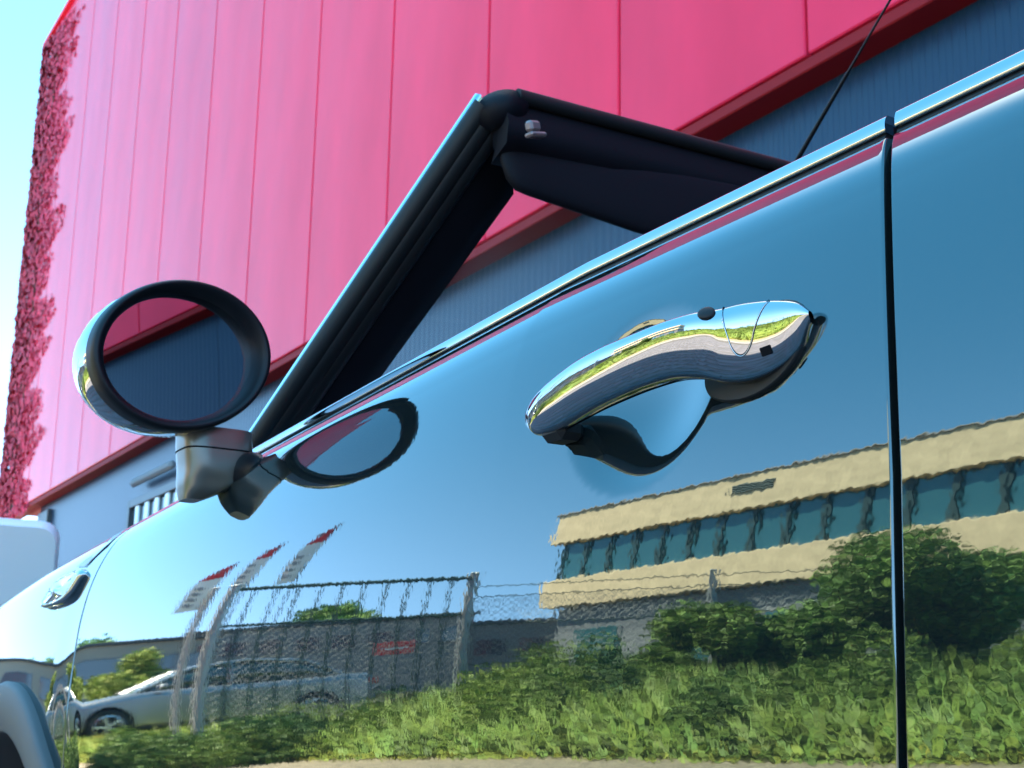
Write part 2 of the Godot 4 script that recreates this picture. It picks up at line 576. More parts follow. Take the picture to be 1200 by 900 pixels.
# ---------------------------------------------------------------- the pink building behind the car
const WALL_Z := -2.97
func pink_building():
	var t := thing("pink_building", "building with pink metal panels above a dark blue ground floor, behind the car", "building", Vector3(0, 0, 0))
	var x0 := -18.55
	var x1 := 22.0
	var y0 := 3.12
	var y1 := 9.5
	var w := 1.2196
	# backing behind the panels
	var b := MB.new()
	b.box(Vector3((x0 + x1) / 2, (y0 + y1) / 2 + 0.02, WALL_Z - 0.045 - 2.5), Vector3(x1 - x0, y1 - y0 - 0.06, 5.0))
	part("upper_wall", b.done(), M.red_trim, t)
	# panel joints at x = -3.68 - k w
	var pm := MB.new()
	pm.box(Vector3.ZERO, Vector3(w - 0.016, y1 - y0, 0.04), Basis.IDENTITY, 0.006)
	var mesh := pm.done()
	var k := -21
	while true:
		var xa := -3.68 - w * (-k)
		xa = -3.68 + w * k
		if xa > x1: break
		if xa + w / 2 - w / 2 >= x0 - 0.4:
			part("pink_panel", mesh, M[["pink_cladding", "pink_cladding_1", "pink_cladding_2"][rng.randi() % 3]], t, Vector3(xa + w / 2, (y0 + y1) / 2, WALL_Z - 0.02))
		k += 1
	# coping along the roof edge and the red drip trim under the panels
	b = MB.new()
	b.box(Vector3((x0 + x1) / 2, y1 + 0.03, WALL_Z - 0.15), Vector3(x1 - x0 + 0.3, 0.06, 0.4), Basis.IDENTITY, 0.01)
	part("coping", b.done(), M.pink_cladding, t)
	b = MB.new()
	b.box(Vector3((x0 + x1) / 2, y0 - 0.035, WALL_Z - 0.08), Vector3(x1 - x0, 0.05, 0.15), Basis.IDENTITY, 0.005)
	part("drip_trim", b.done(), M.red_trim, t)
	# ground floor: ribbed dark blue sheets
	var zl := WALL_Z - 0.13
	var rib := 0.0305
	var sw := 2.44
	for pass_ in 1:
		var sx := -16.9
		var sheets := MB.new()
		sheets.face([Vector3(0, 0, 0), Vector3(0, 0, 0.001), Vector3(0, 0.001, 0)], Vector3.RIGHT)
	var sb := MB.new()
	var cnt := int(sw / rib)
	for i in cnt:
		var a := -sw / 2 + i * rib + 0.004
		var z := 0.0 if i % 2 == 0 else -0.0012
		sb.face([Vector3(a, 0, z), Vector3(a + rib * 0.86, 0, z), Vector3(a + rib * 0.86, 3.085, z), Vector3(a, 3.085, z)], Vector3.BACK)
		if i < cnt - 1:
			var z2 := 0.0 if (i + 1) % 2 == 0 else -0.0012
			sb.face([Vector3(a + rib * 0.86, 0, z), Vector3(a + rib, 0, z2), Vector3(a + rib, 3.085, z2), Vector3(a + rib * 0.86, 3.085, z)], Vector3(signf(z - z2), 0, 1))
	var sm := sb.done()
	var sx := -16.9 + sw / 2
	while sx < x1:
		part("blue_sheet", sm, M.blue_cladding, t, Vector3(sx, 0, zl))
		sx += sw
	b = MB.new()
	b.box(Vector3((x1 - 16.9) / 2, 1.52, zl - 2.53), Vector3(x1 + 16.9, 3.04, 5.0))
	part("lower_wall", b.done(), M.dark_frame, t)
	# window with bars, far along the ground floor
	var win := part("window", frame_mesh(1.75, 1.5, 0.07, 0.07), M.dark_frame, t, Vector3(-12.05, 1.88, zl + 0.02))
	b = MB.new()
	b.box(Vector3.ZERO, Vector3(1.62, 1.37, 0.02))
	part("pane", b.done(), M.dark_pane, win, Vector3(0, 0, -0.012))
	for i in 5:
		b = MB.new()
		b.box(Vector3.ZERO, Vector3(0.10, 1.36, 0.02), Basis.IDENTITY, 0.004)
		part("bar", b.done(), M.white_paint, win, Vector3(-0.6 + i * 0.3, 0, 0.012))
	b = MB.new()
	b.box(Vector3.ZERO, Vector3(1.2, 0.07, 0.06), Basis.IDENTITY, 0.02)
	part("awning_box", b.done(), M.warehouse_grey, t, Vector3(-12.1, 2.76, zl + 0.08))
	b = MB.new()
	b.box(Vector3.ZERO, Vector3(0.5, 0.9, 0.06), Basis.IDENTITY, 0.01)
	part("door", b.done(), M.dark_frame, t, Vector3(-16.55, 2.52, zl + 0.02))
	# corner post of the far end
	b = MB.new()
	b.box(Vector3(x0 + 0.9, 1.5, zl - 0.1), Vector3(0.12, 3.0, 0.2), Basis.IDENTITY, 0.01)
	part("corner_post", b.done(), M.galvanised, t)
	b = MB.new()
	b.box(Vector3((x0 + x1) / 2, y1 - 0.1, WALL_Z - 2.6), Vector3(x1 - x0 - 0.2, 0.1, 4.7))
	part("roof", b.done(), M.roof_grey, t)
	# ragged red growth on the far corner
	var cr := thing("red_creeper", "ragged dark red creeper covering the far vertical edge of the pink panels", "creeper", Vector3(x0, 0, WALL_Z))
	var lb := MB.new()
	leaf(lb, Vector3.ZERO, Basis.IDENTITY, 1.0)
	var xf: Array[Transform3D] = []
	var tones: Array[float] = []
	for i in 9000:
		var e := pow(rng.randf(), 1.9)
		var y := rng.randf_range(3.0, 9.45)
		var wob := 0.3 * sin(y * 5.1) + 0.25 * sin(y * 11.7 + 1.0) + 0.15 * sin(y * 23.0)
		var d := e * (1.7 + wob)
		var p := Vector3(d - 0.05, y, 0.004 + rng.randf() * 0.05 * (1.0 - e))
		var bs := Basis.from_euler(Vector3(rng.randf_range(-0.3, 0.2), rng.randf_range(-0.22, 0.22), rng.randf() * TAU))
		xf.append(Transform3D(bs.scaled(Vector3.ONE * rng.randf_range(0.07, 0.17) * (1.0 - 0.5 * e)), p))
		tones.append(e)
	var o := MultiMeshInstance3D.new()
	o.name = "leaves"
	o.multimesh = multi(lb.done(), xf, 0.6, 1.3)
	for i in xf.size():
		var tone: float = rng.randf_range(0.75, 1.1)
		var e: float = tones[i]
		o.multimesh.set_instance_color(i, Color(tone * lerpf(0.9, 1.8, e), tone * lerpf(0.6, 2.2, e), tone * lerpf(0.7, 2.6, e)))
	o.material_override = M.leaf_red
	o.set_meta("kind", "stuff")
	cr.add_child(o)
	var st := MB.new()
	for i in 5:
		var pts := []
		for k2 in 14: pts.append(Vector3(0.1 + i * 0.16 + 0.07 * sin(k2 * 1.3 + i), k2 * 0.7, 0.012))
		st.tube(pts, 0.012, 5)
	part("stem", st.done(), M.bark, cr)

func leaf(b: MB, at: Vector3, bs: Basis, s: float):
	# a small bent leaf
	var n := bs * Vector3(0, 0, 1)
	var p := [Vector3(0, -0.5, 0), Vector3(0.34, -0.05, 0.1), Vector3(0, 0.55, -0.05), Vector3(-0.34, -0.05, 0.1), Vector3(0, -0.02, 0)]
	var f := b.v.size()
	for q in p: b.vert(at + bs * (q * s), n)
	b.tri(f, f + 1, f + 4); b.tri(f + 1, f + 2, f + 4); b.tri(f + 2, f + 3, f + 4); b.tri(f + 3, f, f + 4)

func frame_mesh(w: float, h: float, bar: float, depth: float) -> ArrayMesh:
	var b := MB.new()
	for s in [-1.0, 1.0]:
		b.box(Vector3(s * (w - bar) / 2, 0, 0), Vector3(bar, h, depth), Basis.IDENTITY, 0.004)
		b.box(Vector3(0, s * (h - bar) / 2, 0), Vector3(w - 2 * bar, bar, depth), Basis.IDENTITY, 0.004)
	return b.done()

# ---------------------------------------------------------------- buildings across the verge (seen in the paint)
func office_building():
	var t := thing("office_building", "beige office block with a band of teal windows, mirrored in the door paint", "building", Vector3(-42.6, 0, 24.8))
	var L := 36.0
	var D := 14.0
	var b := MB.new()
	b.box(Vector3(L / 2, 2.2, D / 2 + 0.3), Vector3(L - 0.6, 4.4, D - 0.6))
	part("ground_floor", b.done(), M.warehouse_grey, t)
	b = MB.new()
	b.box(Vector3(L / 2, 5.3, D / 2), Vector3(L, 1.65, D), Basis.IDENTITY, 0.03)
	part("lower_band", b.done(), M.beige_render, t)
	b = MB.new()
	b.box(Vector3(L / 2, 9.4, D / 2), Vector3(L, 2.0, D), Basis.IDENTITY, 0.03)
	var par := part("parapet", b.done(), M.beige_render, t)
	b = MB.new()
	b.box(Vector3(L / 2, 7.26, D / 2 + 0.5), Vector3(L - 1.0, 2.4, D - 1.0))
	part("recessed_wall", b.done(), M.mullion, t)
	var pw := 1.5
	var pane := MB.new()
	pane.box(Vector3.ZERO, Vector3(pw - 0.16, 2.2, 0.04))
	var pm := pane.done()
	var mul := MB.new()
	mul.box(Vector3.ZERO, Vector3(0.26, 2.3, 0.16), Basis.IDENTITY, 0.01)
	var mm := mul.done()
	var k := 0
	while k * pw < L - 1.2:
		part("window_pane", pm, M.teal_glass, t, Vector3(0.55 + k * pw + pw / 2, 7.27, 0.42))
		part("mullion", mm, M.mullion, t, Vector3(0.55 + k * pw, 7.27, 0.38))
		k += 1
	b = MB.new()
	for i in 4: b.box(Vector3(0, -0.2 + i * 0.13, 0), Vector3(1.9, 0.09, 0.08), Basis(Vector3.RIGHT, 0.5))
	part("louvre", b.done(), M.mullion, par, Vector3(11.0, 9.6, -0.03))
	b = MB.new()
	b.box(Vector3(L / 2, 10.44, D / 2), Vector3(L + 0.2, 0.08, D + 0.2), Basis.IDENTITY, 0.01)
	part("roof_edge", b.done(), M.warehouse_tan, t)
	for i in 7:
		b = MB.new()
		b.box(Vector3.ZERO, Vector3(2.6, 2.2, 0.08), Basis.IDENTITY, 0.02)
		part("ground_window", b.done(), M.teal_glass, t, Vector3(3.0 + i * 5.0, 2.0, 0.57))

func warehouse(label: String, at: Vector3, len_: float, h: float, depth: float, turn: float, wall: Material, wins: int, wh: float, wy: float):
	var t := thing("warehouse", label, "building", at, "", turn)
	var b := MB.new()
	b.box(Vector3(0, h / 2, -depth / 2), Vector3(len_, h, depth), Basis.IDENTITY, 0.02)
	part("wall", b.done(), wall, t)
	b = MB.new()
	b.box(Vector3(0, h + 0.12, -depth / 2), Vector3(len_ + 0.4, 0.24, depth + 0.4), Basis.IDENTITY, 0.03)
	part("roof_edge", b.done(), M.dark_frame, t)
	var ww := len_ / wins
	b = MB.new()
	b.box(Vector3.ZERO, Vector3(ww * 0.72, wh, 0.1))
	var m := b.done()
	var fr := frame_mesh(ww * 0.76, wh + 0.16, 0.1, 0.14)
	for i in wins:
		var f := part("window", fr, M.warehouse_grey, t, Vector3(-len_ / 2 + ww * (i + 0.5), wy, 0.02))
		part("pane", m, M.dark_pane, f, Vector3(0, 0, 0.0))

func dir(az: float, dist: float) -> Vector3:
	var a := deg_to_rad(az)
	return Vector3(-cos(a) * dist, 0, 0.33 + sin(a) * dist) * Vector3(1, 0, 1)

func far_buildings():
	warehouse("tan low warehouse with dark windows, behind the silver car", Vector3(-59.5, 0, 8.0), 22.0, 4.9, 12.0, PI / 2 + 0.15, M.warehouse_tan, 5, 1.7, 3.0)
	warehouse("long grey warehouse with a dark flat roof, behind the open gate", Vector3(-56.0, 0, 22.0), 13.0, 5.2, 14.0, PI / 2 + 0.4, M.warehouse_grey, 8, 1.0, 3.9)
	warehouse("grey shed with a strip of dark windows, left of the office block", Vector3(-49.0, 0, 34.5), 16.0, 4.4, 10.0, PI / 2 + 0.62, M.warehouse_grey, 9, 1.1, 2.7)
	var s := thing("red_sign", "small red sign board fixed to a post before the grey warehouse", "sign", Vector3(-31.1, 0, 14.0))
	s.rotation.y = PI / 2 + 0.4
	var b := MB.new()
	b.box(Vector3(0, 2.1, 0), Vector3(0.95, 0.5, 0.05), Basis.IDENTITY, 0.01)
	part("board", b.done(), M.flag_red, s)
	b = MB.new()
	b.box(Vector3(0, 2.1, 0.03), Vector3(0.6, 0.08, 0.012))
	part("stripe", b.done(), M.flag_white, s)
	b = MB.new()
	b.tube([Vector3(0, 0, -0.05), Vector3(0, 2.3, -0.05)], 0.03, 8)
	part("post", b.done(), M.galvanised, s)
	# the white van ahead of the car
	var v := thing("white_van", "tall white van parked ahead of the car, beneath the pink panels", "van", Vector3(-11.4, 0, -1.24))
	var rings := []
	for x in [0.0, -0.06, -0.2, -3.4, -4.1, -4.9]:
		var top := 2.22
		var hw := 0.94
		if x == 0.0: top = 2.14; hw = 0.88
		if x == -0.06: top = 2.20; hw = 0.92
		if x == -4.1: top = 1.75
		if x == -4.9: top = 1.0; hw = 0.85
		rings.append(round_rect(x, 0.35, top, hw, 0.13))
	b = MB.new()
	b.loft(rings)
	part("body", b.done(), M.white_paint, v)
	for sx in [-0.75, -4.0]:
		for sz in [-0.86, 0.86]:
			wheel_at(v, Vector3(sx, 0.33, sz), 0.33, 0.22)
	for sz in [-0.8, 0.8]:
		b = MB.new()
		b.box(Vector3(0.02, 1.1, sz), Vector3(0.05, 0.5, 0.12), Basis.IDENTITY, 0.02)
		part("tail_light", b.done(), M.tail_red, v)
	b = MB.new()
	b.box(Vector3(0.01, 1.3, 0), Vector3(0.012, 1.6, 0.012))
	part("door_gap", b.done(), M.void_black, v)
	b = MB.new()
	b.box(Vector3(0.03, 0.5, 0), Vector3(0.14, 0.18, 1.7), Basis.IDENTITY, 0.04)
	part("bumper", b.done(), M.black_plastic, v)

func round_rect(x: float, y0: float, y1: float, hw: float, r: float) -> Array:
	var out := []
	for q in 4:
		var cy := y1 - r if q < 2 else y0 + r
		var cz := hw - r if q == 0 or q == 3 else -hw + r
		for k in 6:
			var a := PI / 2 * (q + k / 5.0)
			out.append(Vector3(x, cy + sin(a) * r, cz + cos(a) * r))
	return out

func wheel_at(parent: Node3D, at: Vector3, r: float, w: float):
	var b := MB.new()
	var rings := []
	for q in [[-0.5, 0.70], [-0.5, 0.92], [-0.38, 1.0], [0.38, 1.0], [0.5, 0.92], [0.5, 0.70]]:
		var ring := []
		for k in 28: ring.append(Vector3(cos(TAU * k / 28) * r * q[1], sin(TAU * k / 28) * r * q[1], q[0] * w))
		rings.append(ring)
	b.loft(rings, true, true, true)
	var ty := part("wheel", b.done(), M.tyre, parent, at)
	b = MB.new()
	for sg in [-1.0, 1.0]:
		var z: float = sg * w * 0.47
		rings = []
		for q in [[0.70, 0.03], [0.66, 0.012], [0.60, 0.03]]:
			var ring := []
			for k in 28: ring.append(Vector3(cos(TAU * k / 28) * r * q[0], sin(TAU * k / 28) * r * q[0], z + sg * q[1]))
			rings.append(ring)
		b.loft(rings, true, false, false)
		for k in 5:
			var a := TAU * k / 5
			b.box(Vector3(cos(a), sin(a), 0) * r * 0.34 + Vector3(0, 0, z + sg * 0.02), Vector3(r * 0.6, r * 0.14, 0.02), Basis(Vector3.BACK, a), 0.004)
	part("rim", b.done(), M.rim_silver, ty)

# ---------------------------------------------------------------- the convertible
func convertible():
	var car := thing("convertible_car", "glossy blue convertible with its roof down, chrome handle and round wing mirror", "car")
	var dx := func(y):
		var x: float = -1.452 - 0.10 * maxf(0, 0.80 - y) + 0.13 * maxf(0, y - 0.84) + 9.6 * pow(maxf(0, y - 0.86), 2.0)
		if y < 0.78: x = maxf(x, ARCH.x + sqrt(maxf(0.0, 0.47 * 0.47 - pow(y - ARCH.y, 2.0))))
		return x
	var rx := func(y): return -0.3345 + 0.9 * look(tz, y) - 0.035 * maxf(0.0, 0.8 - y)
	var door := part("door", body_panel(dx, rx, edge_us(1.11, 0.006, [[0.72, 0.98, 0.0025]]), flank_rows(0.34), func(_x, _y): return true), M.blue_paint, car)
	# rear quarter
	var qf := func(y): return rx.call(y) + 0.0035
	var qr := func(_y): return 1.10
	part("rear_quarter_panel", body_panel(qf, qr, edge_us(1.43, 0.01), flank_rows(0.34), func(x, y): return Vector2(x - 0.68, y - 0.33).length() > 0.385), M.blue_paint, car)
	# front wing
	var ff := func(_y): return -2.45
	var fr := func(y): return dx.call(y) - 0.005
	var wing := part("front_wing", body_panel(ff, fr, edge_us(1.0, 0.006, [[0.62, 1.0, 0.0025]]), flank_rows(0.34), func(x, y): return Vector2(x, y).distance_to(ARCH) > 0.40), M.blue_paint, car)
	# black liners behind the gaps
	var b := MB.new()
	for g in [rx, dx]:
		for i in 11:
			var y := 0.35 + i * 0.0488
			var x: float = g.call(y + 0.024)
			b.box(Vector3(x + 0.001, y + 0.024 - droop(x), flank(x, y) - 0.028), Vector3(0.03, 0.06, 0.012))
	part("gap_liner", b.done(), M.void_black, car)
	arch_trim(car, wing)
	mouldings(car, rx)
	handle(car)
	wing_mirror(car)
	windscreen(car)
	bodywork(car)
	wing_details(car)

func arch_trim(car: Node3D, _w: Node3D):
	for c in [ARCH, Vector2(0.68, 0.33)]:
		var b := MB.new()
		var rings := []
		for k in 60:
			var a := -0.35 + (PI + 0.7) * k / 59.0
			var d := Vector2(cos(a), sin(a))
			var ring := []
			for q in [[0.375, -0.05], [0.372, 0.004], [0.376, 0.010], [0.402, 0.014], [0.424, 0.012], [0.430, 0.006], [0.428, -0.012]]:
				var p: Vector2 = c + d * q[0]
				ring.append(Vector3(p.x, p.y, flank(p.x, minf(p.y, 0.9)) + q[1]))
			rings.append(ring)
		b.loft(rings, false)
		part("wheel_arch_trim", b.done(), M.grey_cladding, car)
		wheel_at(car, Vector3(c.x, 0.31, -0.16), 0.31, 0.2)
		wheel_at(car, Vector3(c.x, 0.31, -1.56), 0.31, 0.2)
		b = MB.new()
		rings = []
		for z in [-0.02, -0.34]:
			var ring := []
			for k in 40: ring.append(Vector3(c.x + cos(TAU * k / 40) * 0.40, maxf(0.34, 0.33 + sin(TAU * k / 40) * 0.40), z))
			rings.append(ring)
		b.loft(rings, true, false, true)
		part("wheel_housing", b.done(), M.void_black, car)

func top_edge(x: float) -> Vector3:
	return Vector3(x, TOP - droop(x), look(tz, TOP) + plan_z(x))

func sweep_edge(x0: float, x1: float, prof: Array, n := 80) -> ArrayMesh:
	# prof: [dy, dz] round the moulding, closed
	var b := MB.new()
	var rings := []
	for i in n + 1:
		var x := lerpf(x0, x1, float(i) / n)
		var e := top_edge(x)
		var ring := []
		for q in prof: ring.append(e + Vector3(0, q[0], q[1]))
		rings.append(ring)
	b.loft(rings)
	return b.done()

func mouldings(car: Node3D, rx: Callable):
	var xr: float = rx.call(TOP)
	# bright waist moulding: convex strip standing on the shoulder of the panel
	var prof := []
	for k in 9:
		var a := deg_to_rad(-30 + k * 130.0 / 8)
		prof.append([0.0056 + sin(a) * 0.0050, -0.0012 + cos(a) * 0.0022])
	prof.append([0.0100, -0.009]); prof.append([0.0015, -0.009])
	part("waist_moulding", sweep_edge(-1.20, xr - 0.0005, prof), M.chrome, car)
	part("waist_moulding", sweep_edge(xr + 0.0048, 0.95, prof), M.chrome, car)
	# thin dark rubber lip below the bright strip, and the glass seal behind it
	var lip := [[0.0030, -0.0004], [0.0012, 0.0006], [-0.0006, -0.0002], [-0.0006, -0.008], [0.0030, -0.008]]
	var seal := [[0.0100, -0.0092], [0.0090, -0.015], [0.001, -0.017], [-0.03, -0.022], [-0.03, -0.0095]]
	part("moulding_lip", sweep_edge(-1.20, xr - 0.001, lip), M.rubber, car)
	part("moulding_lip", sweep_edge(xr + 0.0053, 0.95, lip), M.rubber, car)
	part("window_seal", sweep_edge(-1.20, xr - 0.001, seal), M.rubber, car)
	part("window_seal", sweep_edge(xr + 0.0053, 0.95, seal), M.rubber, car)

# the pull handle: x along the car, arched out from the door
const HX := [-0.5556, -0.5466, -0.5323, -0.5144, -0.4916, -0.4694, -0.4491, -0.4308, -0.4179, -0.409, -0.3993, -0.3883, -0.379, -0.3746]
const HZ := [0.0055, 0.0068, 0.0092, 0.0115, 0.014, 0.016, 0.0168, 0.0158, 0.0122, 0.0072, 0.003, -0.0006, -0.003, -0.0044]
const HH := [0.002, 0.0064, 0.0088, 0.0099, 0.0104, 0.0104, 0.0101, 0.0104, 0.0117, 0.0132, 0.0138, 0.012, 0.008, 0.0022]
const HT := [0.0015, 0.0042, 0.0058, 0.0064, 0.0068, 0.007, 0.0072, 0.0074, 0.0074, 0.007, 0.0062, 0.0052, 0.004, 0.0018]
const HY := [0.854, 0.8535, 0.8546, 0.8564, 0.8583, 0.859, 0.8592, 0.8595, 0.8592, 0.858, 0.8581, 0.859, 0.8607, 0.8627]
const HYC := 0.8515

func hermite(a: Array, f: float) -> float:
	var i := clampi(int(f), 0, a.size() - 2)
	var q := f - i
	return cubic_interpolate(a[i], a[i + 1], a[maxi(i - 1, 0)], a[mini(i + 2, a.size() - 1)], q)

func handle_point(f: float, ang: float, grow := 0.0) -> Vector3:
	# f: 0..13 along, ang: 0 faces outwards, PI/2 up
	var c := Vector3(hermite(HX, f), hermite(HY, f), hermite(HZ, f))
	var c2 := Vector3(hermite(HX, minf(f + 0.05, 13)), 0, hermite(HZ, minf(f + 0.05, 13)))
	var c1 := Vector3(hermite(HX, maxf(f - 0.05, 0)), 0, hermite(HZ, maxf(f - 0.05, 0)))
	var tg := (c2 - c1).normalized()
	var out := Vector3(-tg.z, 0, tg.x).normalized()
	var ca := cos(ang); var sa := sin(ang)
	var pe := 0.82
	var a := signf(ca) * pow(absf(ca), pe) * (hermite(HT, f) + grow)
	var hgt := signf(sa) * pow(absf(sa), pe) * (hermite(HH, f) + grow)
	a += 0.5 * signf(sa) * pow(absf(sa), pe) * (hermite(HT, f) + grow)
	return c + out * a + Vector3(0, hgt, 0)

func handle(car: Node3D):
	var b := MB.new()
	var nu := 110
	var nv := 48
	for i in nu + 1:
		var f := 13.0 * i / nu
		for j in nv + 1:
			var a := TAU * j / nv
			var p := handle_point(f, a)
			var du := handle_point(minf(f + 0.03, 13.0), a) - handle_point(maxf(f - 0.03, 0.0), a)
			var dv := handle_point(f, a + 0.03) - handle_point(f, a - 0.03)
			var n := dv.cross(du).normalized()
			var c := Vector3(hermite(HX, f), hermite(HY, f), hermite(HZ, f))
			if n.dot(p - c) < 0: n = -n
			b.vert(p, n, Vector2(f, a))
	b.rings_grid(nv + 1, nu + 1, 0)
	var h := part("door_handle", b.done(), M.chrome, car)
	# seam of the lock cap: a fine dark groove with a bright lip, U shaped
	var cap := func(q: float, grow: float) -> Vector3:
		return handle_point(9.25 + 1.7 * pow(q, 1.15), 1.25 - 1.62 * pow(sin(PI * pow(q, 0.8)), 0.7), grow)
	for lay in [[0.00012, 0.00032, "lock_cap_lip", M.chrome], [-0.00012, 0.00042, "lock_cap_groove", M.void_black]]:
		var pts := []
		for k in 49:
			pts.append((cap as Callable).call(k / 48.0, lay[0]) + (Vector3(0, 0.0004, 0) if lay[3] == M.void_black else Vector3.ZERO))
		b = MB.new(); b.tube(pts, lay[1], 6, false)
		part(lay[2], b.done(), lay[3], h)
	# oval rubber button on the upper edge
	b = MB.new()
	var bc := handle_point(8.55, 0.95, 0.0002)
	var bx := (handle_point(8.7, 0.95) - handle_point(8.4, 0.95)).normalized()
	var by := (handle_point(8.55, 1.2) - handle_point(8.55, 0.7)).normalized()
	b_ellipsoid(b, bc, bx * 0.0034, by * 0.0030, bx.cross(by).normalized() * 0.0013)
	part("rubber_button", b.done(), M.rubber, h)
	# small slot beside the lock cap
	b = MB.new()
	var sc := handle_point(10.75, -0.42, 0.0)
	var s1 := (handle_point(10.9, -0.3) - handle_point(10.6, -0.3)).normalized()
	var s2 := (handle_point(10.75, -0.2) - handle_point(10.75, -0.6)).normalized()
	b.box(sc, Vector3(0.0044, 0.0034, 0.0012), Basis(s1, s2, s1.cross(s2)).orthonormalized(), 0.0003)
	part("slot", b.done(), M.void_black, h)
	# black liner on the inner side of the grip
	b = MB.new()
	for i in 41:
		var f := 1.2 + 8.6 * i / 40.0
		for j in 13:
			var a := PI * (0.60 + 0.80 * j / 12.0)
			var p := handle_point(f, a, 0.0003)
			b.vert(p, (p - Vector3(hermite(HX, f), hermite(HY, f), hermite(HZ, f))).normalized())
	b.rings_grid(13, 41, 0)
	part("grip_liner", b.done(), M.black_plastic, h)
	# black rubber base under the rear end, the bright rear foot, and the front foot
	var oval := func(cx: float, cy: float, rx_: float, ry: float, z: float, on_skin: bool) -> Array:
		var ring := []
		for k in 40:
			var a := TAU * k / 40
			var ex := cx + rx_ * cos(a)
			var ey := cy + ry * sin(a) * (1.0 + 0.12 * cos(a)) + 0.10 * (ex - cx)
			ring.append(Vector3(ex, ey, (flank(ex, ey) if on_skin else 0.0) + z))
		return ring
	b = MB.new()
	b.loft([oval.call(-0.4075, 0.8565, 0.0300, 0.0178, -0.004, true), oval.call(-0.4075, 0.8565, 0.0300, 0.0178, 0.0010, true), oval.call(-0.4075, 0.8565, 0.0290, 0.0168, 0.0020, true)], true, false, true)
	part("handle_gasket", b.done(), M.rubber, h)
	b = MB.new()
	b.box(Vector3(-0.533, 0.8475, 0.001), Vector3(0.018, 0.010, 0.014), Basis.IDENTITY, 0.003)
	part("front_foot", b.done(), M.rubber, h)

func b_ellipsoid(b: MB, c: Vector3, ax: Vector3, ay: Vector3, az: Vector3, nu := 24, nv := 14):
	var first := b.v.size()
	for i in nv + 1:
		var la := -PI / 2 + PI * i / nv
		for j in nu + 1:
			var lo := TAU * j / nu
			var d := Vector3(cos(la) * cos(lo), cos(la) * sin(lo), sin(la))
			var p := ax * d.x + ay * d.y + az * d.z
			var n := (ax / ax.length_squared() * d.x + ay / ay.length_squared() * d.y + az / az.length_squared() * d.z).normalized()
			b.vert(c + p, n)
	b.rings_grid(nu + 1, nv + 1, first)

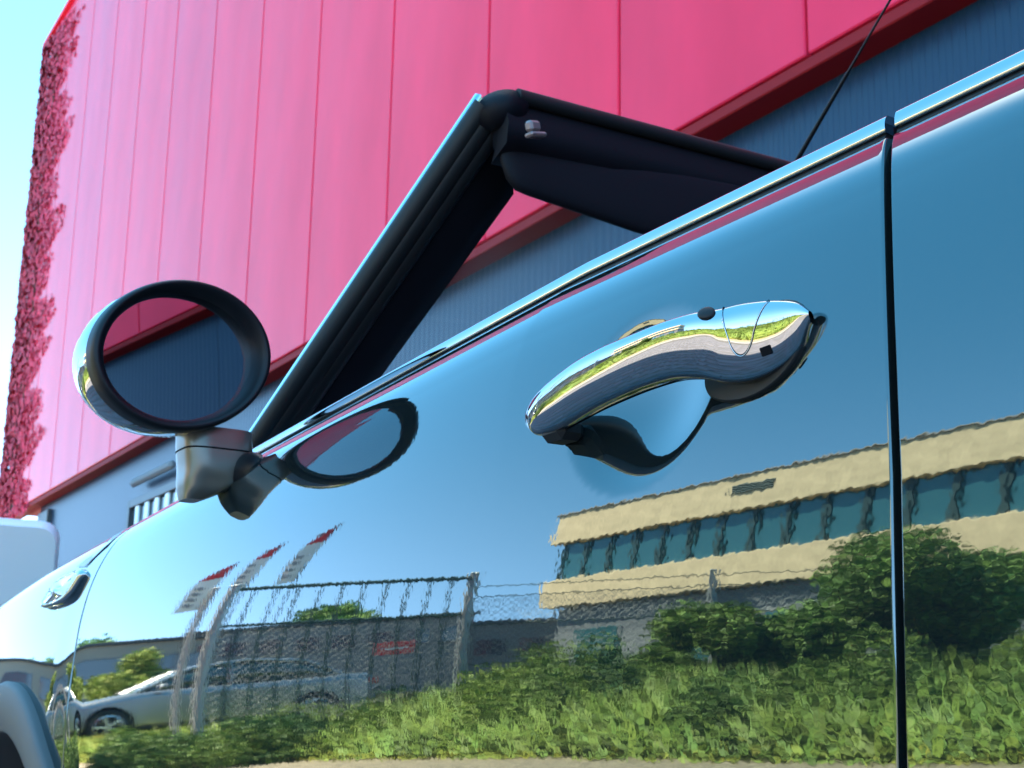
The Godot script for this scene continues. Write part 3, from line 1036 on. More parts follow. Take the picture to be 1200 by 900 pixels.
func wing_mirror(car: Node3D):
	var c := Vector3(-1.035, 0.987, 0.0265)
	var fn := Vector3(0.965, -0.02, -0.09).normalized()       # the glass faces back and towards the driver
	var sx := Vector3.UP.cross(fn).normalized()              # across
	var sy := fn.cross(sx).normalized()
	var RA := 0.0705
	var RB := 0.0585
	var prof_bezel := [[1.0, -0.010], [1.0, -0.002], [0.99, 0.003], [0.965, 0.0055], [0.93, 0.0055], [0.885, 0.003], [0.85, -0.003], [0.835, -0.010]]
	var ring_at := func(k: float, d: float, n := 72) -> Array:
		var r := []
		for i in n:
			var a := TAU * i / n
			# slightly egg shaped
			var ee := 1.0 + 0.05 * cos(a) * sin(a) * 2.0
			r.append(c + sx * cos(a) * RA * k * ee + sy * sin(a) * RB * k * ee + fn * d)
		return r
	# bright shell behind
	var b := MB.new()
	var rings := []
	for q in [[0.998, -0.009], [1.008, -0.018], [1.0, -0.032], [0.95, -0.05], [0.85, -0.068], [0.68, -0.083], [0.45, -0.092], [0.2, -0.096], [0.02, -0.0965]]:
		rings.append(ring_at.call(q[0], q[1]))
	b.loft(rings, true, false, true)
	var m := part("wing_mirror", b.done(), M.chrome, car)
	b = MB.new()
	rings = []
	for q in prof_bezel: rings.append(ring_at.call(q[0], q[1]))
	mb_ring_strip(b, rings, c + fn * -0.03)
	part("mirror_bezel", b.done(), M.black_plastic, m)
	b = MB.new()
	rings = []
	var gn := Vector3(0.96, 0.050, -0.165).normalized()
	var f0 := b.vert(c + fn * -0.0085, gn)
	for k in 12:
		var q := (k + 1) / 12.0
		var ring: Array = ring_at.call(0.845 * q, -0.0085 + 0.0012 * (1.0 - q * q) - 0.0012)
		for p in ring:
			b.vert(p, (gn + (p - c) * 0.55).normalized())
	for i in 72: b.tri(f0, 1 + i, 1 + (i + 1) % 72)
	for k in 11:
		for i in 72:
			b.quad(1 + k * 72 + i, 1 + k * 72 + (i + 1) % 72, 1 + (k + 1) * 72 + (i + 1) % 72, 1 + (k + 1) * 72 + i)
	part("mirror_glass", b.done(), M.mirror_glass, m)
	# the foot: a glossy dark grey wedge from the shell down to the door
	b = MB.new()
	rings = []
	var st := [
		[Vector3(-1.078, 0.938, -0.012), 0.022, 0.027], [Vector3(-1.070, 0.925, -0.013), 0.024, 0.027], [Vector3(-1.066, 0.908, -0.014), 0.024, 0.026],
		[Vector3(-1.066, 0.897, -0.009), 0.021, 0.021], [Vector3(-1.066, 0.889, -0.003), 0.018, 0.014], [Vector3(-1.066, 0.883, 0.003), 0.012, 0.007]]
	var sec := func(f: float, grow: float) -> Array:
		var k0 := clampi(int(f), 0, st.size() - 2)
		var q := f - k0
		var pick := func(k: int) -> Vector4:
			var v = st[clampi(k, 0, st.size() - 1)]
			return Vector4(v[0].y, v[0].z, v[1], v[2])
		var a0: Vector4 = (pick as Callable).call(k0 - 1)
		var a1: Vector4 = (pick as Callable).call(k0)
		var a2: Vector4 = (pick as Callable).call(k0 + 1)
		var a3: Vector4 = (pick as Callable).call(k0 + 2)
		var w := Vector4(cubic_interpolate(a1.x, a2.x, a0.x, a3.x, q), cubic_interpolate(a1.y, a2.y, a0.y, a3.y, q), cubic_interpolate(a1.z, a2.z, a0.z, a3.z, q), cubic_interpolate(a1.w, a2.w, a0.w, a3.w, q))
		var ring := []
		for k in 64:
			var a := TAU * k / 64
			var ca := signf(cos(a)) * pow(absf(cos(a)), 0.5)
			var sa := signf(sin(a)) * pow(absf(sin(a)), 0.5)
			ring.append(Vector3(-1.070 + sa * (w.z + grow), w.x, w.y + ca * (w.w + grow)))
		return ring
	for k in 41: rings.append((sec as Callable).call(5.0 * k / 40.0, 0.0))
	b.loft(rings)
	var foot := part("mirror_foot", b.done(), M.grey_gloss, m)
	b = MB.new()
	b.loft([(sec as Callable).call(1.18, -0.001), (sec as Callable).call(1.18, 0.0003), (sec as Callable).call(1.25, 0.0003), (sec as Callable).call(1.25, -0.001)], true, false, false)
	part("foot_seam", b.done(), M.void_black, foot)
	# base on the door skin
	b = MB.new()
	b_ellipsoid(b, Vector3(-1.05, 0.905, -0.034), Vector3(0.036, 0, 0), Vector3(0, 0.016, 0), Vector3(0, 0, 0.012))
	part("mirror_base", b.done(), M.black_plastic, m)

func mb_ring_strip(b: MB, rings: Array, inside: Vector3):
	# like loft, but normals turn away from a given point
	var k: int = rings[0].size()
	var m := rings.size()
	var first := b.v.size()
	for i in m:
		for j in k + 1:
			var jj := j % k
			var du: Vector3 = rings[i][(jj + 1) % k] - rings[i][(jj + k - 1) % k]
			var dv: Vector3 = rings[mini(i + 1, m - 1)][jj] - rings[maxi(i - 1, 0)][jj]
			var g := du.cross(dv).normalized()
			if i < 3:
				if g.dot(rings[i][jj] - inside) < 0: g = -g
			else:
				if g.dot(b.n[first + (i - 1) * (k + 1) + j]) < 0: g = -g
			b.vert(rings[i][jj], g)
	b.rings_grid(k + 1, m, first)

func windscreen(car: Node3D):
	# outer and inner edges of the pillar, from the waist to the header
	var o0 := Vector3(-1.20, 0.955, -0.085)
	var o1 := Vector3(-0.985, 1.237, -0.20)
	var i0 := Vector3(-1.192, 0.985, -0.175)
	var i1 := Vector3(-1.045, 1.178, -0.262)
	var along := (o1 - o0)
	var pil := MB.new()
	# dark inner trim: from the seal to the inner edge
	var at := func(p: float, q: float, off: Vector3) -> Vector3:
		return (o0.lerp(o1, p)).lerp(i0.lerp(i1, p), q) + off
	var fwd := Vector3(-0.03, 0.0, -0.004)
	var rings := []
	for s in 13:
		var p := -0.12 + 1.12 * s / 12.0
		rings.append([at.call(p, 0.40, Vector3(0.004, 0, 0.004)), at.call(p, 0.55, Vector3(0.012, 0.004, 0.006)), at.call(p, 0.80, Vector3(0.010, 0, 0.002)), at.call(p, 1.0, Vector3.ZERO), at.call(p, 1.0, fwd), at.call(p, 0.4, fwd)])
	pil.loft(rings)
	var fr := part("windscreen_frame", pil.done(), M.dark_trim, car)
	# painted outer strip of the pillar
	var b := MB.new()
	rings = []
	for s in 13:
		var p := -0.1 + 1.09 * s / 12.0
		rings.append([at.call(p, 0.0, Vector3(0.0, 0.0, 0.003)), at.call(p, 0.0, Vector3(-0.012, 0.006, 0.002)), at.call(p, 0.0, Vector3(-0.045, 0.008, -0.012)), at.call(p, 0.1, Vector3(-0.04, -0.01, -0.02)), at.call(p, 0.05, Vector3(-0.004, -0.006, -0.002))])
	b.loft(rings)
	part("pillar_skin", b.done(), M.blue_paint_plain, fr)
	# rubber seals: three ribs running up the pillar
	for q in [[0.08, 0.0075, 0.006], [0.20, 0.0085, 0.010], [0.33, 0.0085, 0.009]]:
		var pts := []
		for s in 15:
			var p := -0.1 + 1.08 * s / 14.0
			pts.append(at.call(p, q[0], Vector3(q[2] * 0.6, 0, q[2] * 0.3)))
		b = MB.new()
		b.tube(pts, q[1] * 1.25, 14)
		part("pillar_seal", b.done(), M.rubber, fr)
	# header rail across the top of the windscreen
	b = MB.new()
	rings = []
	for s in 29:
		var z := lerpf(-0.212, -1.43, pow(s / 28.0, 1.3))
		var arc := 0.018 * (1.0 - pow((z + 0.81) / 0.62, 2.0))
		var x := -0.975 - arc * 1.2
		var y := 1.236 + arc * 0.5
		var g := clampf((-0.205 - z) / 0.12, 0.25, 1.0)
		rings.append([Vector3(x + 0.004, y - 0.012, z), Vector3(x, y, z), Vector3(x - 0.03 * g, y + 0.008 * g, z), Vector3(x - 0.075 * g, y - 0.004, z), Vector3(x - 0.085 * g, y - 0.025, z), Vector3(x - 0.06 * g, y - 0.05, z), Vector3(x - 0.02, y - 0.058, z), Vector3(x + 0.006, y - 0.048, z), Vector3(x + 0.009, y - 0.03, z)])
	b.loft(rings)
	part("header_rail", b.done(), M.dark_trim, fr)
	b = MB.new()
	var hp := []
	for s in 20:
		var z := lerpf(-0.222, -1.42, s / 19.0)
		hp.append(Vector3(-0.970 - 0.0216 * (1.0 - pow((z + 0.81) / 0.62, 2.0)), 1.232 + 0.009 * (1.0 - pow((z + 0.81) / 0.62, 2.0)), z))
	b.tube(hp, 0.007, 10)
	part("header_seal", b.done(), M.rubber, fr)
	# corner cap
	b = MB.new()
	b_ellipsoid(b, Vector3(-0.986, 1.224, -0.214), Vector3(0.020, 0.004, -0.008), Vector3(-0.004, 0.016, 0.006), Vector3(0.0, -0.008, 0.018))
	part("corner_cap", b.done(), M.dark_trim, fr)
	# latch catch: a small pale metal piece
	b = MB.new()
	b.box(Vector3.ZERO, Vector3(0.008, 0.009, 0.014), Basis(Vector3.UP, 0.4) * Basis(Vector3.RIGHT, 0.3), 0.002)
	b.box(Vector3(0.0, -0.007, -0.003), Vector3(0.010, 0.004, 0.018), Basis(Vector3.UP, 0.2) * Basis(Vector3.RIGHT, 0.25), 0.0015)
	part("roof_catch", b.done(), M.clip_metal, fr, Vector3(-0.945, 1.196, -0.222))
	# sun visor hanging under the header
	b = MB.new()
	rings = []
	for s in 25:
		var q := 0.5 - 0.5 * cos(PI * s / 24.0)
		var z := lerpf(-0.214, -0.66, q)
		var e0 := minf(1.0, (-0.214 - z) / 0.022)
		var e1 := minf(1.0, (z + 0.66) / 0.034)
		var e := maxf(0.03, sqrt(maxf(0.0, 1.0 - pow(1.0 - e0, 2.0))) * sqrt(maxf(0.0, 1.0 - pow(1.0 - e1, 2.0))))
		var ring := []
		for k in 20:
			var a := TAU * k / 20
			ring.append(Vector3(-0.985 + signf(cos(a)) * pow(absf(cos(a)), 0.7) * 0.008 * e, lerpf(1.190, 1.174, minf(1.0, q * 3.0)) + signf(sin(a)) * pow(absf(sin(a)), 0.8) * 0.034 * e, z))
		rings.append(ring)
	b.loft(rings)
	part("sun_visor", b.done(), M.dark_trim, fr)
	# glass
	b = MB.new()
	rings = []
	for s in 13:
		var z := lerpf(-0.20, -1.42, s / 12.0)
		var arc := 1.0 - pow((z + 0.81) / 0.62, 2.0)
		rings.append([Vector3(-1.21 - arc * 0.10, 0.93, z), Vector3(-1.045 - arc * 0.03, 1.215, z)])
	var f0 := 0
	for r in rings:
		for p in r: b.vert(p, Vector3(-0.86, 0.5, 0))
	b.rings_grid(2, rings.size(), f0)
	part("windscreen", b.done(), M.clear_glass, car)
	# far pillar
	b = MB.new()
	b.tube([Vector3(-1.22, 0.93, -1.55), Vector3(-1.03, 1.22, -1.42)], 0.022, 10)
	part("windscreen_frame", b.done(), M.dark_trim, car)
	# the aerial
	var d := Vector3(-0.868 + 0.992, 1.366 - 1.263, 0)
	b = MB.new()
	var a0 := Vector3(-0.992, 1.263, -0.55) - d * 0.22
	b.tube([a0, a0 + d * 0.25, a0 + d * 0.75, a0 + d * 0.78, a0 + d * 2.6], [0.0026, 0.0024, 0.0018, 0.0012, 0.0009], 8)
	var an := part("aerial", b.done(), M.black_plastic, car)
	b = MB.new()
	b.tube([a0 - Vector3(0.006, 0.02, 0), a0 + d * 0.05], [0.008, 0.004], 10)
	part("aerial_base", b.done(), M.black_plastic, an)

func bodywork(car: Node3D):
	# bonnet from wing to wing, cowl, far flank, tail, cabin tub
	var b := MB.new()
	var nz := 24
	var nx := 24
	for i in nx + 1:
		var x := lerpf(-2.55, -1.15, float(i) / nx)
		for j in nz + 1:
			var q := float(j) / nz
			var e := top_edge(maxf(x, -2.45))
			var z := lerpf(e.z - 0.004, -1.68 - (e.z), q)
			var bulge := pow(sin(PI * q), 0.7)
			var y := e.y + 0.002 + 0.028 * bulge - pow(maxf(0, -2.15 - x) / 0.4, 2.0) * 0.16
			b.vert(Vector3(x, y, z), Vector3(0, 1, lerpf(0.4, -0.4, q)).normalized(), Vector2(x, z))
	b.rings_grid(nz + 1, nx + 1, 0)
	part("bonnet", b.done(), M.blue_paint_plain, car)
	# far side, mirrored in simple form
	b = MB.new()
	var rows := [0.34, 0.45, 0.6, 0.7, 0.8, 0.88, 0.91, 0.925, 0.934]
	var first := 0
	for y in rows:
		for i in 41:
			var x := lerpf(-2.45, 1.1, i / 40.0)
			var nn := flank_n(-0.9, y)
			b.vert(Vector3(x, y - droop(x), -1.68 - (look(tz, y) + plan_z(x))), Vector3(nn.x, nn.y, -nn.z), Vector2(x, y))
	b.rings_grid(41, rows.size(), first)
	part("far_flank", b.done(), M.blue_paint_plain, car)
	# nose and tail
	b = MB.new()
	var rings := []
	for q in [[-2.44, 0.88, 0.60], [-2.62, 0.80, 0.58], [-2.72, 0.66, 0.52], [-2.76, 0.5, 0.48]]:
		var ring := []
		for p in round_rect(q[0], 0.25, q[1], 0.74 + (q[2] - 0.6), 0.12): ring.append(p + Vector3(0, 0, -0.84))
		rings.append(ring)
	b.loft(rings, true, false, true)
	part("front_bumper", b.done(), M.blue_paint_plain, car)
	b = MB.new()
	rings = []
	for q in [[1.05, 0.93, 0.0], [1.25, 0.91, -0.05], [1.36, 0.75, -0.12]]:
		var ring := []
		for p in round_rect(q[0], 0.3, q[1], 0.72 + q[2], 0.12): ring.append(p + Vector3(0, 0, -0.84))
		rings.append(ring)
	b.loft(rings, true, false, true)
	part("tail", b.done(), M.blue_paint_plain, car)
	b = MB.new()
	b.box(Vector3(0.85, 0.93, -0.84), Vector3(0.6, 0.12, 1.2), Basis(Vector3.BACK, -0.05), 0.05)
	part("folded_roof", b.done(), M.seat_leather, car)
	b = MB.new()
	b.box(Vector3(-0.6, 0.30, -0.84), Vector3(3.4, 0.06, 1.4), Basis.IDENTITY, 0.02)
	b.box(Vector3(-1.22, 0.62, -0.84), Vector3(0.06, 0.6, 1.4), Basis.IDENTITY, 0.02)
	b.box(Vector3(-0.45, 0.62, -0.10), Vector3(1.4, 0.58, 0.05), Basis.IDENTITY, 0.02)
	b.box(Vector3(-0.45, 0.62, -1.58), Vector3(1.4, 0.58, 0.05), Basis.IDENTITY, 0.02)
	part("cabin_tub", b.done(), M.seat_leather, car)
	b = MB.new()
	b.box(Vector3(-1.08, 0.87, -0.84), Vector3(0.30, 0.13, 1.36), Basis(Vector3.BACK, 0.1), 0.05)
	part("dashboard", b.done(), M.black_plastic, car)
	for z in [-0.47, -1.2]:
		b = MB.new()
		b.box(Vector3(0, 0.47, 0), Vector3(0.48, 0.14, 0.46), Basis(Vector3.BACK, 0.1), 0.05)
		b.box(Vector3(0.26, 0.75, 0), Vector3(0.12, 0.52, 0.46), Basis(Vector3.BACK, -0.2), 0.05)
		b.box(Vector3(0.31, 0.98, 0), Vector3(0.09, 0.10, 0.24), Basis(Vector3.BACK, -0.2), 0.04)
		part("seat", b.done(), M.seat_leather, car, Vector3(-0.15, 0, z))
	b = MB.new()
	var pts := []
	for k in 33: pts.append(Vector3(0.06 * sin(TAU * k / 32), 0.17 * sin(TAU * k / 32), 0.17 * cos(TAU * k / 32)))
	b.tube(pts, 0.014, 8, false)
	b.box(Vector3.ZERO, Vector3(0.03, 0.06, 0.32), Basis.IDENTITY, 0.01)
	part("steering_wheel", b.done(), M.black_plastic, car, Vector3(-0.82, 0.80, -0.47))

func wing_details(car: Node3D):
	# side marker in a bright frame, a dark slot above it
	var b := MB.new()
	var pts := []
	var cx := -1.575
	var cy := 0.853
	for k in 49:
		var a := TAU * k / 48
		var ca := signf(cos(a)) * pow(absf(cos(a)), 0.55)
		var sa := signf(sin(a)) * pow(absf(sin(a)), 0.55)
		var x := cx + ca * 0.075 + sa * 0.02
		var y := cy + sa * 0.017
		pts.append(Vector3(x, y, flank(x, y) + 0.004))
	var lay_rings := []
	for q in [[1.0, -0.003], [1.0, 0.003], [0.96, 0.0062], [0.86, 0.0078], [0.80, 0.0068], [0.74, 0.0072], [0.4, 0.0082], [0.05, 0.0084]]:
		var ring := []
		for k in 48: ring.append(Vector3(cx, cy, 0) + (pts[k] - Vector3(cx, cy, pts[k].z)) * q[0] + Vector3(0, 0, pts[k].z - 0.004 + q[1]))
		lay_rings.append(ring)
	b.loft(lay_rings, true, false, true)
	part("side_marker", b.done(), M.chrome, car)
	b = MB.new()
	var r2 := []
	for q in [[-1.56, 0.876], [-1.51, 0.872], [-1.45, 0.888], [-1.425, 0.902], [-1.47, 0.901]]:
		r2.append(Vector3(q[0], q[1], flank(q[0], q[1]) + 0.0015))
	b.face_fan(r2, Vector3(0, 0.2, 1))
	part("wing_slot", b.done(), M.black_gloss, car)

# ---------------------------------------------------------------- fence, gate, cars, flags
func fence_post(parent: Node3D, p: Vector3, h: float, r: float, m: Material):
	var b := MB.new()
	b.tube([p, p + Vector3(0, h, 0)], r, 10)
	part("post", b.done(), m, parent)
	b = MB.new()
	b_ellipsoid(b, p + Vector3(0, h, 0), Vector3(r * 1.15, 0, 0), Vector3(0, r * 0.6, 0), Vector3(0, 0, r * 1.15), 12, 6)
	part("post_cap", b.done(), m, parent)

func netting(a: Vector3, c: Vector3, y0: float, y1: float, cell: float, r: float) -> ArrayMesh:
	var b := MB.new()
	var L := (c - a).length()
	var d := (c - a) / L
	var h := y1 - y0
	var u := -h
	while u < L:
		for s in [0, 1]:
			var u0 := maxf(u, 0.0)
			var u1 := minf(u + h, L)
			if u1 - u0 < 0.03: continue
			var ya := y0 + (u0 - u)
			var yb := y0 + (u1 - u)
			if s == 1: ya = y1 - (u0 - u); yb = y1 - (u1 - u)
			b.tube([a + d * u0 + Vector3(0, ya, 0), a + d * u1 + Vector3(0, yb, 0)], r, 3, false)
		u += cell
	return b.done()

const GATE_A := Vector3(-10.7, 0, 2.90)
const GATE_B := Vector3(-10.7, 0, 5.25)

func fence_and_gate():
	var g := thing("open_gate", "open steel gate leaf of upright bars between two thick posts, mirrored in the door", "gate", GATE_A)
	var d := GATE_B - GATE_A
	var L := d.length()
	var u := d / L
	fence_post(g, Vector3.ZERO, 2.20, 0.055, M.galvanised)
	fence_post(g, Vector3(-0.25, 0, -0.12), 2.22, 0.035, M.galvanised)
	fence_post(g, d, 2.20, 0.05, M.galvanised)
	for y in [2.14, 1.62, 0.25]:
		var b := MB.new()
		b.tube([u * 0.05 + Vector3(0, y, 0), d - u * 0.05 + Vector3(0, y, 0)], 0.028 if y > 2 else 0.018, 8)
		part("rail", b.done(), M.green_wire, g)
	var bb := MB.new()
	bb.tube([Vector3(0, 0.25, 0), Vector3(0, 2.13, 0)], 0.014, 6)
	var bm := bb.done()
	for i in 10: part("bar", bm, M.green_wire, g, u * (L * (i + 1) / 11.0))
	var nt := part("netting", netting(Vector3.ZERO, d, 0.15, 1.62, 0.085, 0.0040), M.galvanised, g)
	nt.set_meta("kind", "stuff")
	# chain-link fence on beyond the gate
	var f := thing("chain_link_fence", "chain link fence with grey posts and strained wires behind the tall weeds", "fence", GATE_B)
	var e := Vector3(0.62, 0, 0.785)
	for i in range(1, 8): fence_post(f, e * 2.1 * i, 2.05, 0.035, M.galvanised)
	for y in [2.0, 1.85, 1.45, 0.9, 0.3]:
		var b := MB.new()
		b.tube([Vector3(0, y, 0), e * 14.8 + Vector3(0, y, 0)], 0.007, 5)
		part("wire", b.done(), M.green_wire, f)
	var n2 := part("netting", netting(Vector3.ZERO, e * 14.8, 0.1, 1.86, 0.085, 0.0038), M.galvanised, f)
	n2.set_meta("kind", "stuff")

func parked_car(called: String, label: String, at: Vector3, turn: float, paint: Material) -> Node3D:
	# +x is the front
	var t := thing(called, label, "car", at, "", turn)
	var b := MB.new()
	var rings := []
	for q in [[2.22, 0.30, 0.52, 0.70], [2.12, 0.24, 0.68, 0.80], [1.8, 0.2, 0.78, 0.86], [1.1, 0.2, 0.92, 0.89], [0.8, 0.2, 0.95, 0.90], [-1.3, 0.2, 0.98, 0.90], [-1.7, 0.2, 1.0, 0.88], [-2.1, 0.25, 0.98, 0.82], [-2.2, 0.35, 0.8, 0.76]]:
		rings.append(round_rect(q[0], q[1], q[2], q[3], 0.13))
	b.loft(rings)
	part("body", b.done(), paint, t)
	b = MB.new()
	rings = []
	for q in [[1.05, 0.93, 0.76], [0.45, 1.27, 0.68], [0.1, 1.40, 0.64], [-0.5, 1.44, 0.63], [-1.1, 1.38, 0.63], [-1.75, 1.02, 0.70]]:
		var ring := []
		var top: float = q[1]
		for s in [[-1.0, 0.90, 0.80], [-1.0, top * 0.6 + 0.9 * 0.4, 0.5], [-1.0, top, 0.05], [0.0, top + 0.012, 0.0], [1.0, top, 0.05], [1.0, top * 0.6 + 0.9 * 0.4, 0.5], [1.0, 0.90, 0.80]]:
			ring.append(Vector3(q[0], s[1], s[0] * lerpf(q[2], 0.84, s[2])))
		rings.append(ring)
	b.loft(rings, true)
	part("side_windows", b.done(), M.car_glass, t)
	b = MB.new()
	rings = []
	for q in [[0.35, 1.325, 0.60], [0.1, 1.42, 0.62], [-0.5, 1.46, 0.62], [-1.1, 1.40, 0.60], [-1.3, 1.31, 0.58]]:
		rings.append([Vector3(q[0], q[1] - 0.02, -q[2]), Vector3(q[0], q[1] + 0.005, -q[2] * 0.9), Vector3(q[0], q[1] + 0.02, 0), Vector3(q[0], q[1] + 0.005, q[2] * 0.9), Vector3(q[0], q[1] - 0.02, q[2]), Vector3(q[0], q[1] - 0.03, 0)])
	b.loft(rings)
	part("roof", b.done(), paint, t)
	for s in [-1.0, 1.0]:
		for pl in [[Vector3(1.02, 0.93, 0.80), Vector3(0.33, 1.33, 0.645)], [Vector3(-0.22, 0.94, 0.845), Vector3(-0.2, 1.42, 0.655)], [Vector3(-1.72, 1.0, 0.76), Vector3(-1.25, 1.33, 0.63)], [Vector3(0.33, 1.33, 0.65), Vector3(-0.4, 1.435, 0.648)], [Vector3(-0.4, 1.435, 0.648), Vector3(-1.25, 1.33, 0.635)]]:
			b = MB.new()
			b.tube([pl[0] * Vector3(1, 1, s), pl[1] * Vector3(1, 1, s)], 0.035, 8)
			part("pillar", b.done(), paint, t)
		b = MB.new()
		b_ellipsoid(b, Vector3(0.72, 1.0, s * 1.0), Vector3(0.06, 0, 0), Vector3(0, 0.07, 0), Vector3(0, 0, 0.11))
		part("wing_mirror", b.done(), paint, t)
		b = MB.new()
		b_ellipsoid(b, Vector3(2.1, 0.62, s * 0.62), Vector3(0.12, 0, 0), Vector3(0, 0.075, 0), Vector3(0, 0, 0.2))
		part("headlight", b.done(), M.lamp_clear, t)
		b = MB.new()
		b.box(Vector3(-2.12, 0.82, s * 0.66), Vector3(0.2, 0.16, 0.3), Basis.IDENTITY, 0.05)
		part("tail_light", b.done(), M.tail_red, t)
		for x in [1.38, -1.35]:
			b = MB.new()
			var ring := []
			for k in 24: ring.append(Vector3(x + cos(TAU * k / 24) * 0.36, 0.33 + sin(TAU * k / 24) * 0.36, s * 0.905))
			b.face_fan(ring, Vector3(0, 0, s))
			part("wheel_arch", b.done(), M.void_black, t)
			wheel_at(t, Vector3(x, 0.32, s * 0.82), 0.32, 0.2)
		for x in [0.1, -0.85]:
			b = MB.new()
			b.box(Vector3(x, 0.82, s * 0.905), Vector3(0.18, 0.03, 0.03), Basis.IDENTITY, 0.008)
			part("handle", b.done(), paint, t)
	return t

func parked_cars():
	parked_car("parked_car", "silver saloon car parked side on beside the gate, mirrored in the door", Vector3(-17.75, 0, 5.05), PI / 2 + 0.1 , M.silver_paint)
	parked_car("parked_car", "dark blue saloon car parked nose out ahead of the silver one", Vector3(-21.5, 0, -0.2), PI / 2 - 0.35, M.navy_paint)

func flag(label: String, at: Vector3, h: float, low: float, wide: float):
	# +z is the side away from the banner
	var t := thing("feather_flag", label, "flag", at, "red and white feather flags by the gate")
	var pole := []
	for k in 25:
		var q := k / 24.0
		pole.append(Vector3(0, h * q, 0.16 * q * q))
	var b := MB.new()
	b.tube(pole, 0.02, 6)
	part("pole", b.done(), M.dark_frame, t)
	b = MB.new()
	b.box(Vector3(0, 0.05, 0), Vector3(0.5, 0.10, 0.5), Basis.IDENTITY, 0.03)
	part("base", b.done(), M.dark_frame, t)
	var mid := lerpf(low, h, 0.66)
	for seg in [[low, mid, "banner", M.flag_white], [mid, h - 0.05, "banner_top", M.flag_red]]:
		b = MB.new()
		for k in 13:
			var y: float = lerpf(seg[0], seg[1], k / 12.0)
			var q := (y - low) / (h - low)
			var wd := wide * minf(1.0, 1.9 * pow(1.0 - q, 0.62))
			for j in 7:
				var r := j / 6.0
				b.vert(Vector3(0.05 * sin(r * 4.0 + y * 3.0), y - 0.10 * r, 0.16 * pow(y / h, 2.0) - wd * r), Vector3(1, 0, 0.1), Vector2(r, q))
		b.rings_grid(7, 13, 0)
		part(seg[2], b.done(), seg[3], t)
	b = MB.new()
	for k in 4:
		b.box(Vector3(0.07, low + 0.15 + k * 0.2, -wide * 0.5), Vector3(0.01, 0.11, wide * 0.4), Basis(Vector3.RIGHT, 0.3))
	b.box(Vector3(0.07, lerpf(mid, h, 0.35), -wide * 0.3), Vector3(0.01, 0.12, wide * 0.22), Basis(Vector3.RIGHT, 0.3))
	part("print", b.done(), M.flag_grey, t)

func flags():
	flag("feather flag left of the gate, lowest and widest of the three", Vector3(-25.2, 0, 6.62), 5.25, 3.5, 0.55)
	flag("feather flag rising just over the gate's thick post", Vector3(-23.1, 0, 6.75), 5.5, 3.9, 0.36)
	flag("feather flag standing tallest, over the gate's top rail", Vector3(-21.0, 0, 7.0), 5.6, 3.7, 0.36)

# ---------------------------------------------------------------- plants
func tuft(h: float, blades: int, spread: float) -> ArrayMesh:
	var b := MB.new()
	for i in blades:
		var a := rng.randf() * TAU
		var o := Vector3(cos(a), 0, sin(a)) * rng.randf() * spread
		var lean := Vector3(cos(a), 0, sin(a)) * rng.randf_range(0.1, 0.6) * h * 0.6
		var w := Vector3(-sin(a), 0, cos(a)) * 0.012
		var hh := h * rng.randf_range(0.55, 1.0)
		var n := Vector3(cos(a) * 0.7, 0.7, sin(a) * 0.7)
		var f := b.v.size()
		b.vert(o - w, n); b.vert(o + w, n)
		b.vert(o + lean * 0.4 + Vector3(0, hh * 0.6, 0) + w * 0.8, n); b.vert(o + lean * 0.4 + Vector3(0, hh * 0.6, 0) - w * 0.8, n)
		b.vert(o + lean + Vector3(0, hh, 0), n)
		b.tri(f, f + 1, f + 2); b.tri(f, f + 2, f + 3); b.tri(f + 3, f + 2, f + 4)
	return b.done()

func stuff(called: String, mm: MultiMesh, m: Material, parent: Node3D) -> MultiMeshInstance3D:
	var o := MultiMeshInstance3D.new()
	o.name = called
	o.multimesh = mm
	o.material_override = m
	o.set_meta("kind", "stuff")
	parent.add_child(o, true)
	return o

func sprig() -> ArrayMesh:
	var b := MB.new()
	for i in 9:
		var bs := Basis.from_euler(Vector3(rng.randf_range(-1.2, 1.2), rng.randf() * TAU, rng.randf_range(-1, 1)))
		leaf(b, Vector3(rng.randf_range(-1, 1), rng.randf_range(-1, 1), rng.randf_range(-1, 1)) * 0.09, bs, rng.randf_range(0.05, 0.10))
	return b.done()

func bush(called: String, label: String, category: String, at: Vector3, r: Vector3, n: int, tint: Material, trunk_h: float, sc := 1.0):
	var t := thing(called, label, category, at)
	rng.seed = absi(hash(label)) % 100000
	var lobes := []
	for i in 9:
		var a := rng.randf() * TAU
		var q := sqrt(rng.randf()) * 0.75
		lobes.append([Vector3(cos(a) * q * r.x, rng.randf_range(0.25, 0.85) * r.y * (1.15 - 0.45 * q) * 1.1, sin(a) * q * r.z), rng.randf_range(0.26, 0.45)])
	var xf: Array[Transform3D] = []
	for i in n:
		var lb = lobes[rng.randi() % lobes.size()]
		var d := Vector3(rng.randfn(), rng.randfn(), rng.randfn()).normalized() * pow(rng.randf(), 0.35)
		var p: Vector3 = lb[0] + d * r * Vector3(1, 0.6, 1) * lb[1]
		p.y = maxf(p.y, 0.03) + trunk_h
		xf.append(Transform3D(Basis.from_euler(Vector3(rng.randf() * 6, rng.randf() * 6, rng.randf() * 6)).scaled(Vector3.ONE * sc * rng.randf_range(0.7, 1.4)), p))
	stuff("crown", multi(sprig(), xf, 0.45, 1.35, 0.1), tint, t)
	var b := MB.new()
	b.tube([Vector3.ZERO, Vector3(0.03, trunk_h * 0.6 + 0.2, 0.0), Vector3(0, trunk_h + r.y * 0.7, 0.02)], [0.05 + r.y * 0.03, 0.04 + r.y * 0.02, 0.015], 8)
	for i in 5:
		b.tube([Vector3(0, trunk_h + 0.1 * i, 0), lobes[i][0] * Vector3(0.8, 0.8, 0.8) + Vector3(0, trunk_h, 0)], [0.03, 0.008], 6)
	part("trunk", b.done(), M.bark, t)

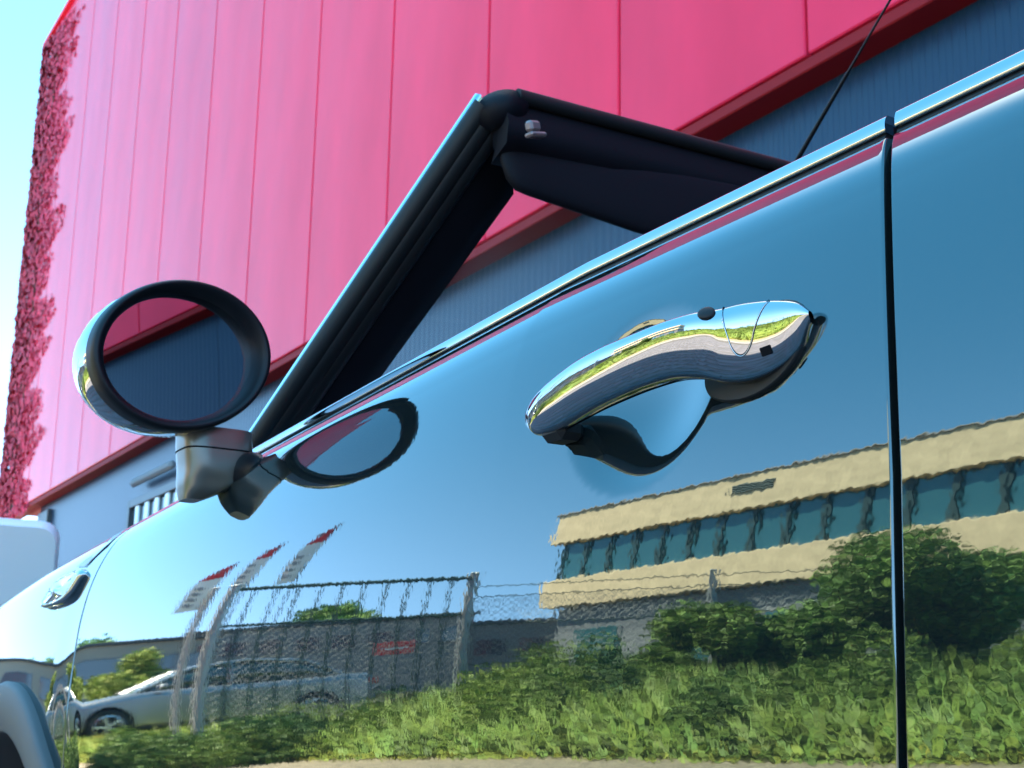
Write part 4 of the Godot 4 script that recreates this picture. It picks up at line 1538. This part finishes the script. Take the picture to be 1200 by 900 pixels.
func plants():
	# short dry grass along the kerb, tall green weeds up to the fence
	var short: Array[Transform3D] = []
	var tall: Array[Transform3D] = []
	for i in 34000:
		var s := rng.randf_range(-8, 26)
		var nn := rng.randf_range(-0.75, 9.0)
		var p := KERB0 + KERB_D * s + KERB_N * nn
		var hgt := rng.randf_range(0.5, 1.2) * clampf((nn + 0.9) / 1.0, 0.25, 1.0)
		short.append(Transform3D(Basis(Vector3.UP, rng.randf() * TAU).scaled(Vector3(1.2, hgt, 1.2)), p))
	var leafy: Array[Transform3D] = []
	var hue: Array[float] = []
	for i in 10000:
		var s := rng.randf_range(2.5, 24.0)
		var nn := rng.randf_range(-0.5, 4.6)
		var edge := clampf((nn + 0.45) / 1.3, 0.0, 1.0)
		var far := clampf((s - 2.5) / 5.0, 0.5, 1.0)
		var k := rng.randf_range(0.5, 1.0) * (0.45 + 0.65 * edge) * far
		tall.append(Transform3D(Basis(Vector3.UP, rng.randf() * TAU).scaled(Vector3(1.2, k, 1.2)), KERB0 + KERB_D * s + KERB_N * nn))
	for c in 370:
		# each plant is a loose mound of leaves
		var s := rng.randf_range(2.5, 22.0)
		var nn := rng.randf_range(-0.2, 4.4)
		var edge := clampf((nn + 0.5) / 1.4, 0.0, 1.0)
		var far := clampf((s - 1.5) / 6.0, 0.45, 1.0)
		var hgt := rng.randf_range(0.55, 1.25) * (0.4 + 0.6 * edge) * far
		var wide := rng.randf_range(0.22, 0.42)
		var tone := clampf(rng.randfn(0.55, 0.3), 0.0, 1.0)
		var at := KERB0 + KERB_D * s + KERB_N * nn
		if c >= 330:
			# low dark growth round the feet of the gate
			at = GATE_A.lerp(GATE_B, rng.randf_range(-0.35, 1.0)) + Vector3(rng.randf_range(0.1, 1.1), 0, rng.randf_range(-0.4, 0.3))
			hgt = rng.randf_range(0.22, 0.5)
			tone = rng.randf_range(0.0, 0.6)
		for i in 300:
			var d := Vector3(rng.randfn(), absf(rng.randfn()) + 0.1, rng.randfn()).normalized() * pow(rng.randf(), 0.3)
			var p := at + Vector3(d.x * wide * (1.0 + 0.3 * sin(d.y * 9.0 + c)), d.y * hgt, d.z * wide)
			leafy.append(Transform3D(Basis.from_euler(Vector3(rng.randf() * 6, rng.randf() * 6, rng.randf() * 6)).scaled(Vector3.ONE * rng.randf_range(0.25, 0.6)), p))
			hue.append(tone)
	var lw := stuff("leafy_weeds", multi(sprig(), leafy, 0.55, 1.4, 0.15), M.weed_green, self)
	for i in leafy.size():
		var q: float = hue[i]
		var k := rng.randf_range(0.65, 1.25)
		lw.multimesh.set_instance_color(i, Color(lerpf(0.28, 1.15, q), lerpf(0.45, 1.05, q), lerpf(0.7, 0.8, q)) * k)
	lw.set_meta("label", "dense leafy weeds between the kerb and the chain link fence")
	lw.set_meta("category", "weeds")
	var g := stuff("grass", multi(tuft(0.22, 9, 0.10), short, 0.6, 1.5, 0.25), M.grass_blade, self)
	g.set_meta("label", "short dry grass along the sandy strip by the kerb")
	g.set_meta("category", "grass")
	var w := stuff("weeds", multi(tuft(0.85, 12, 0.16), tall, 0.5, 1.3, 0.15), M.weed_green, self)
	w.set_meta("label", "tall green weeds growing between the kerb and the fence")
	w.set_meta("category", "weeds")
	bush("bush", "large dark green bush growing in front of the fence, right of its posts", "bush", Vector3(-6.95, 0, 6.75), Vector3(1.25, 1.8, 1.0), 7500, M.leaf_green, 0.15, 0.55)
	bush("shrub", "small shrub in the tall weeds, left of the large bush", "bush", Vector3(-8.1, 0, 5.9), Vector3(0.8, 1.25, 0.7), 4200, M.weed_green, 0.05, 0.5)
	bush("shrub", "light green shrub standing behind the bonnet of the silver car", "bush", Vector3(-22.5, 0, 5.3), Vector3(1.3, 1.7, 1.0), 1200, M.grass_blade, 0.1)
	bush("tree", "broad dark tree far behind the grey warehouse", "tree", Vector3(-75.0, 0, 29.0), Vector3(6.0, 6.2, 5.0), 2600, M.leaf_green, 1.6, 5.0)
	bush("tree", "dark tree behind the tan warehouse, near the white van", "tree", Vector3(-79.0, 0, 13.5), Vector3(4.0, 5.5, 4.0), 1800, M.leaf_green, 1.5, 5.0)
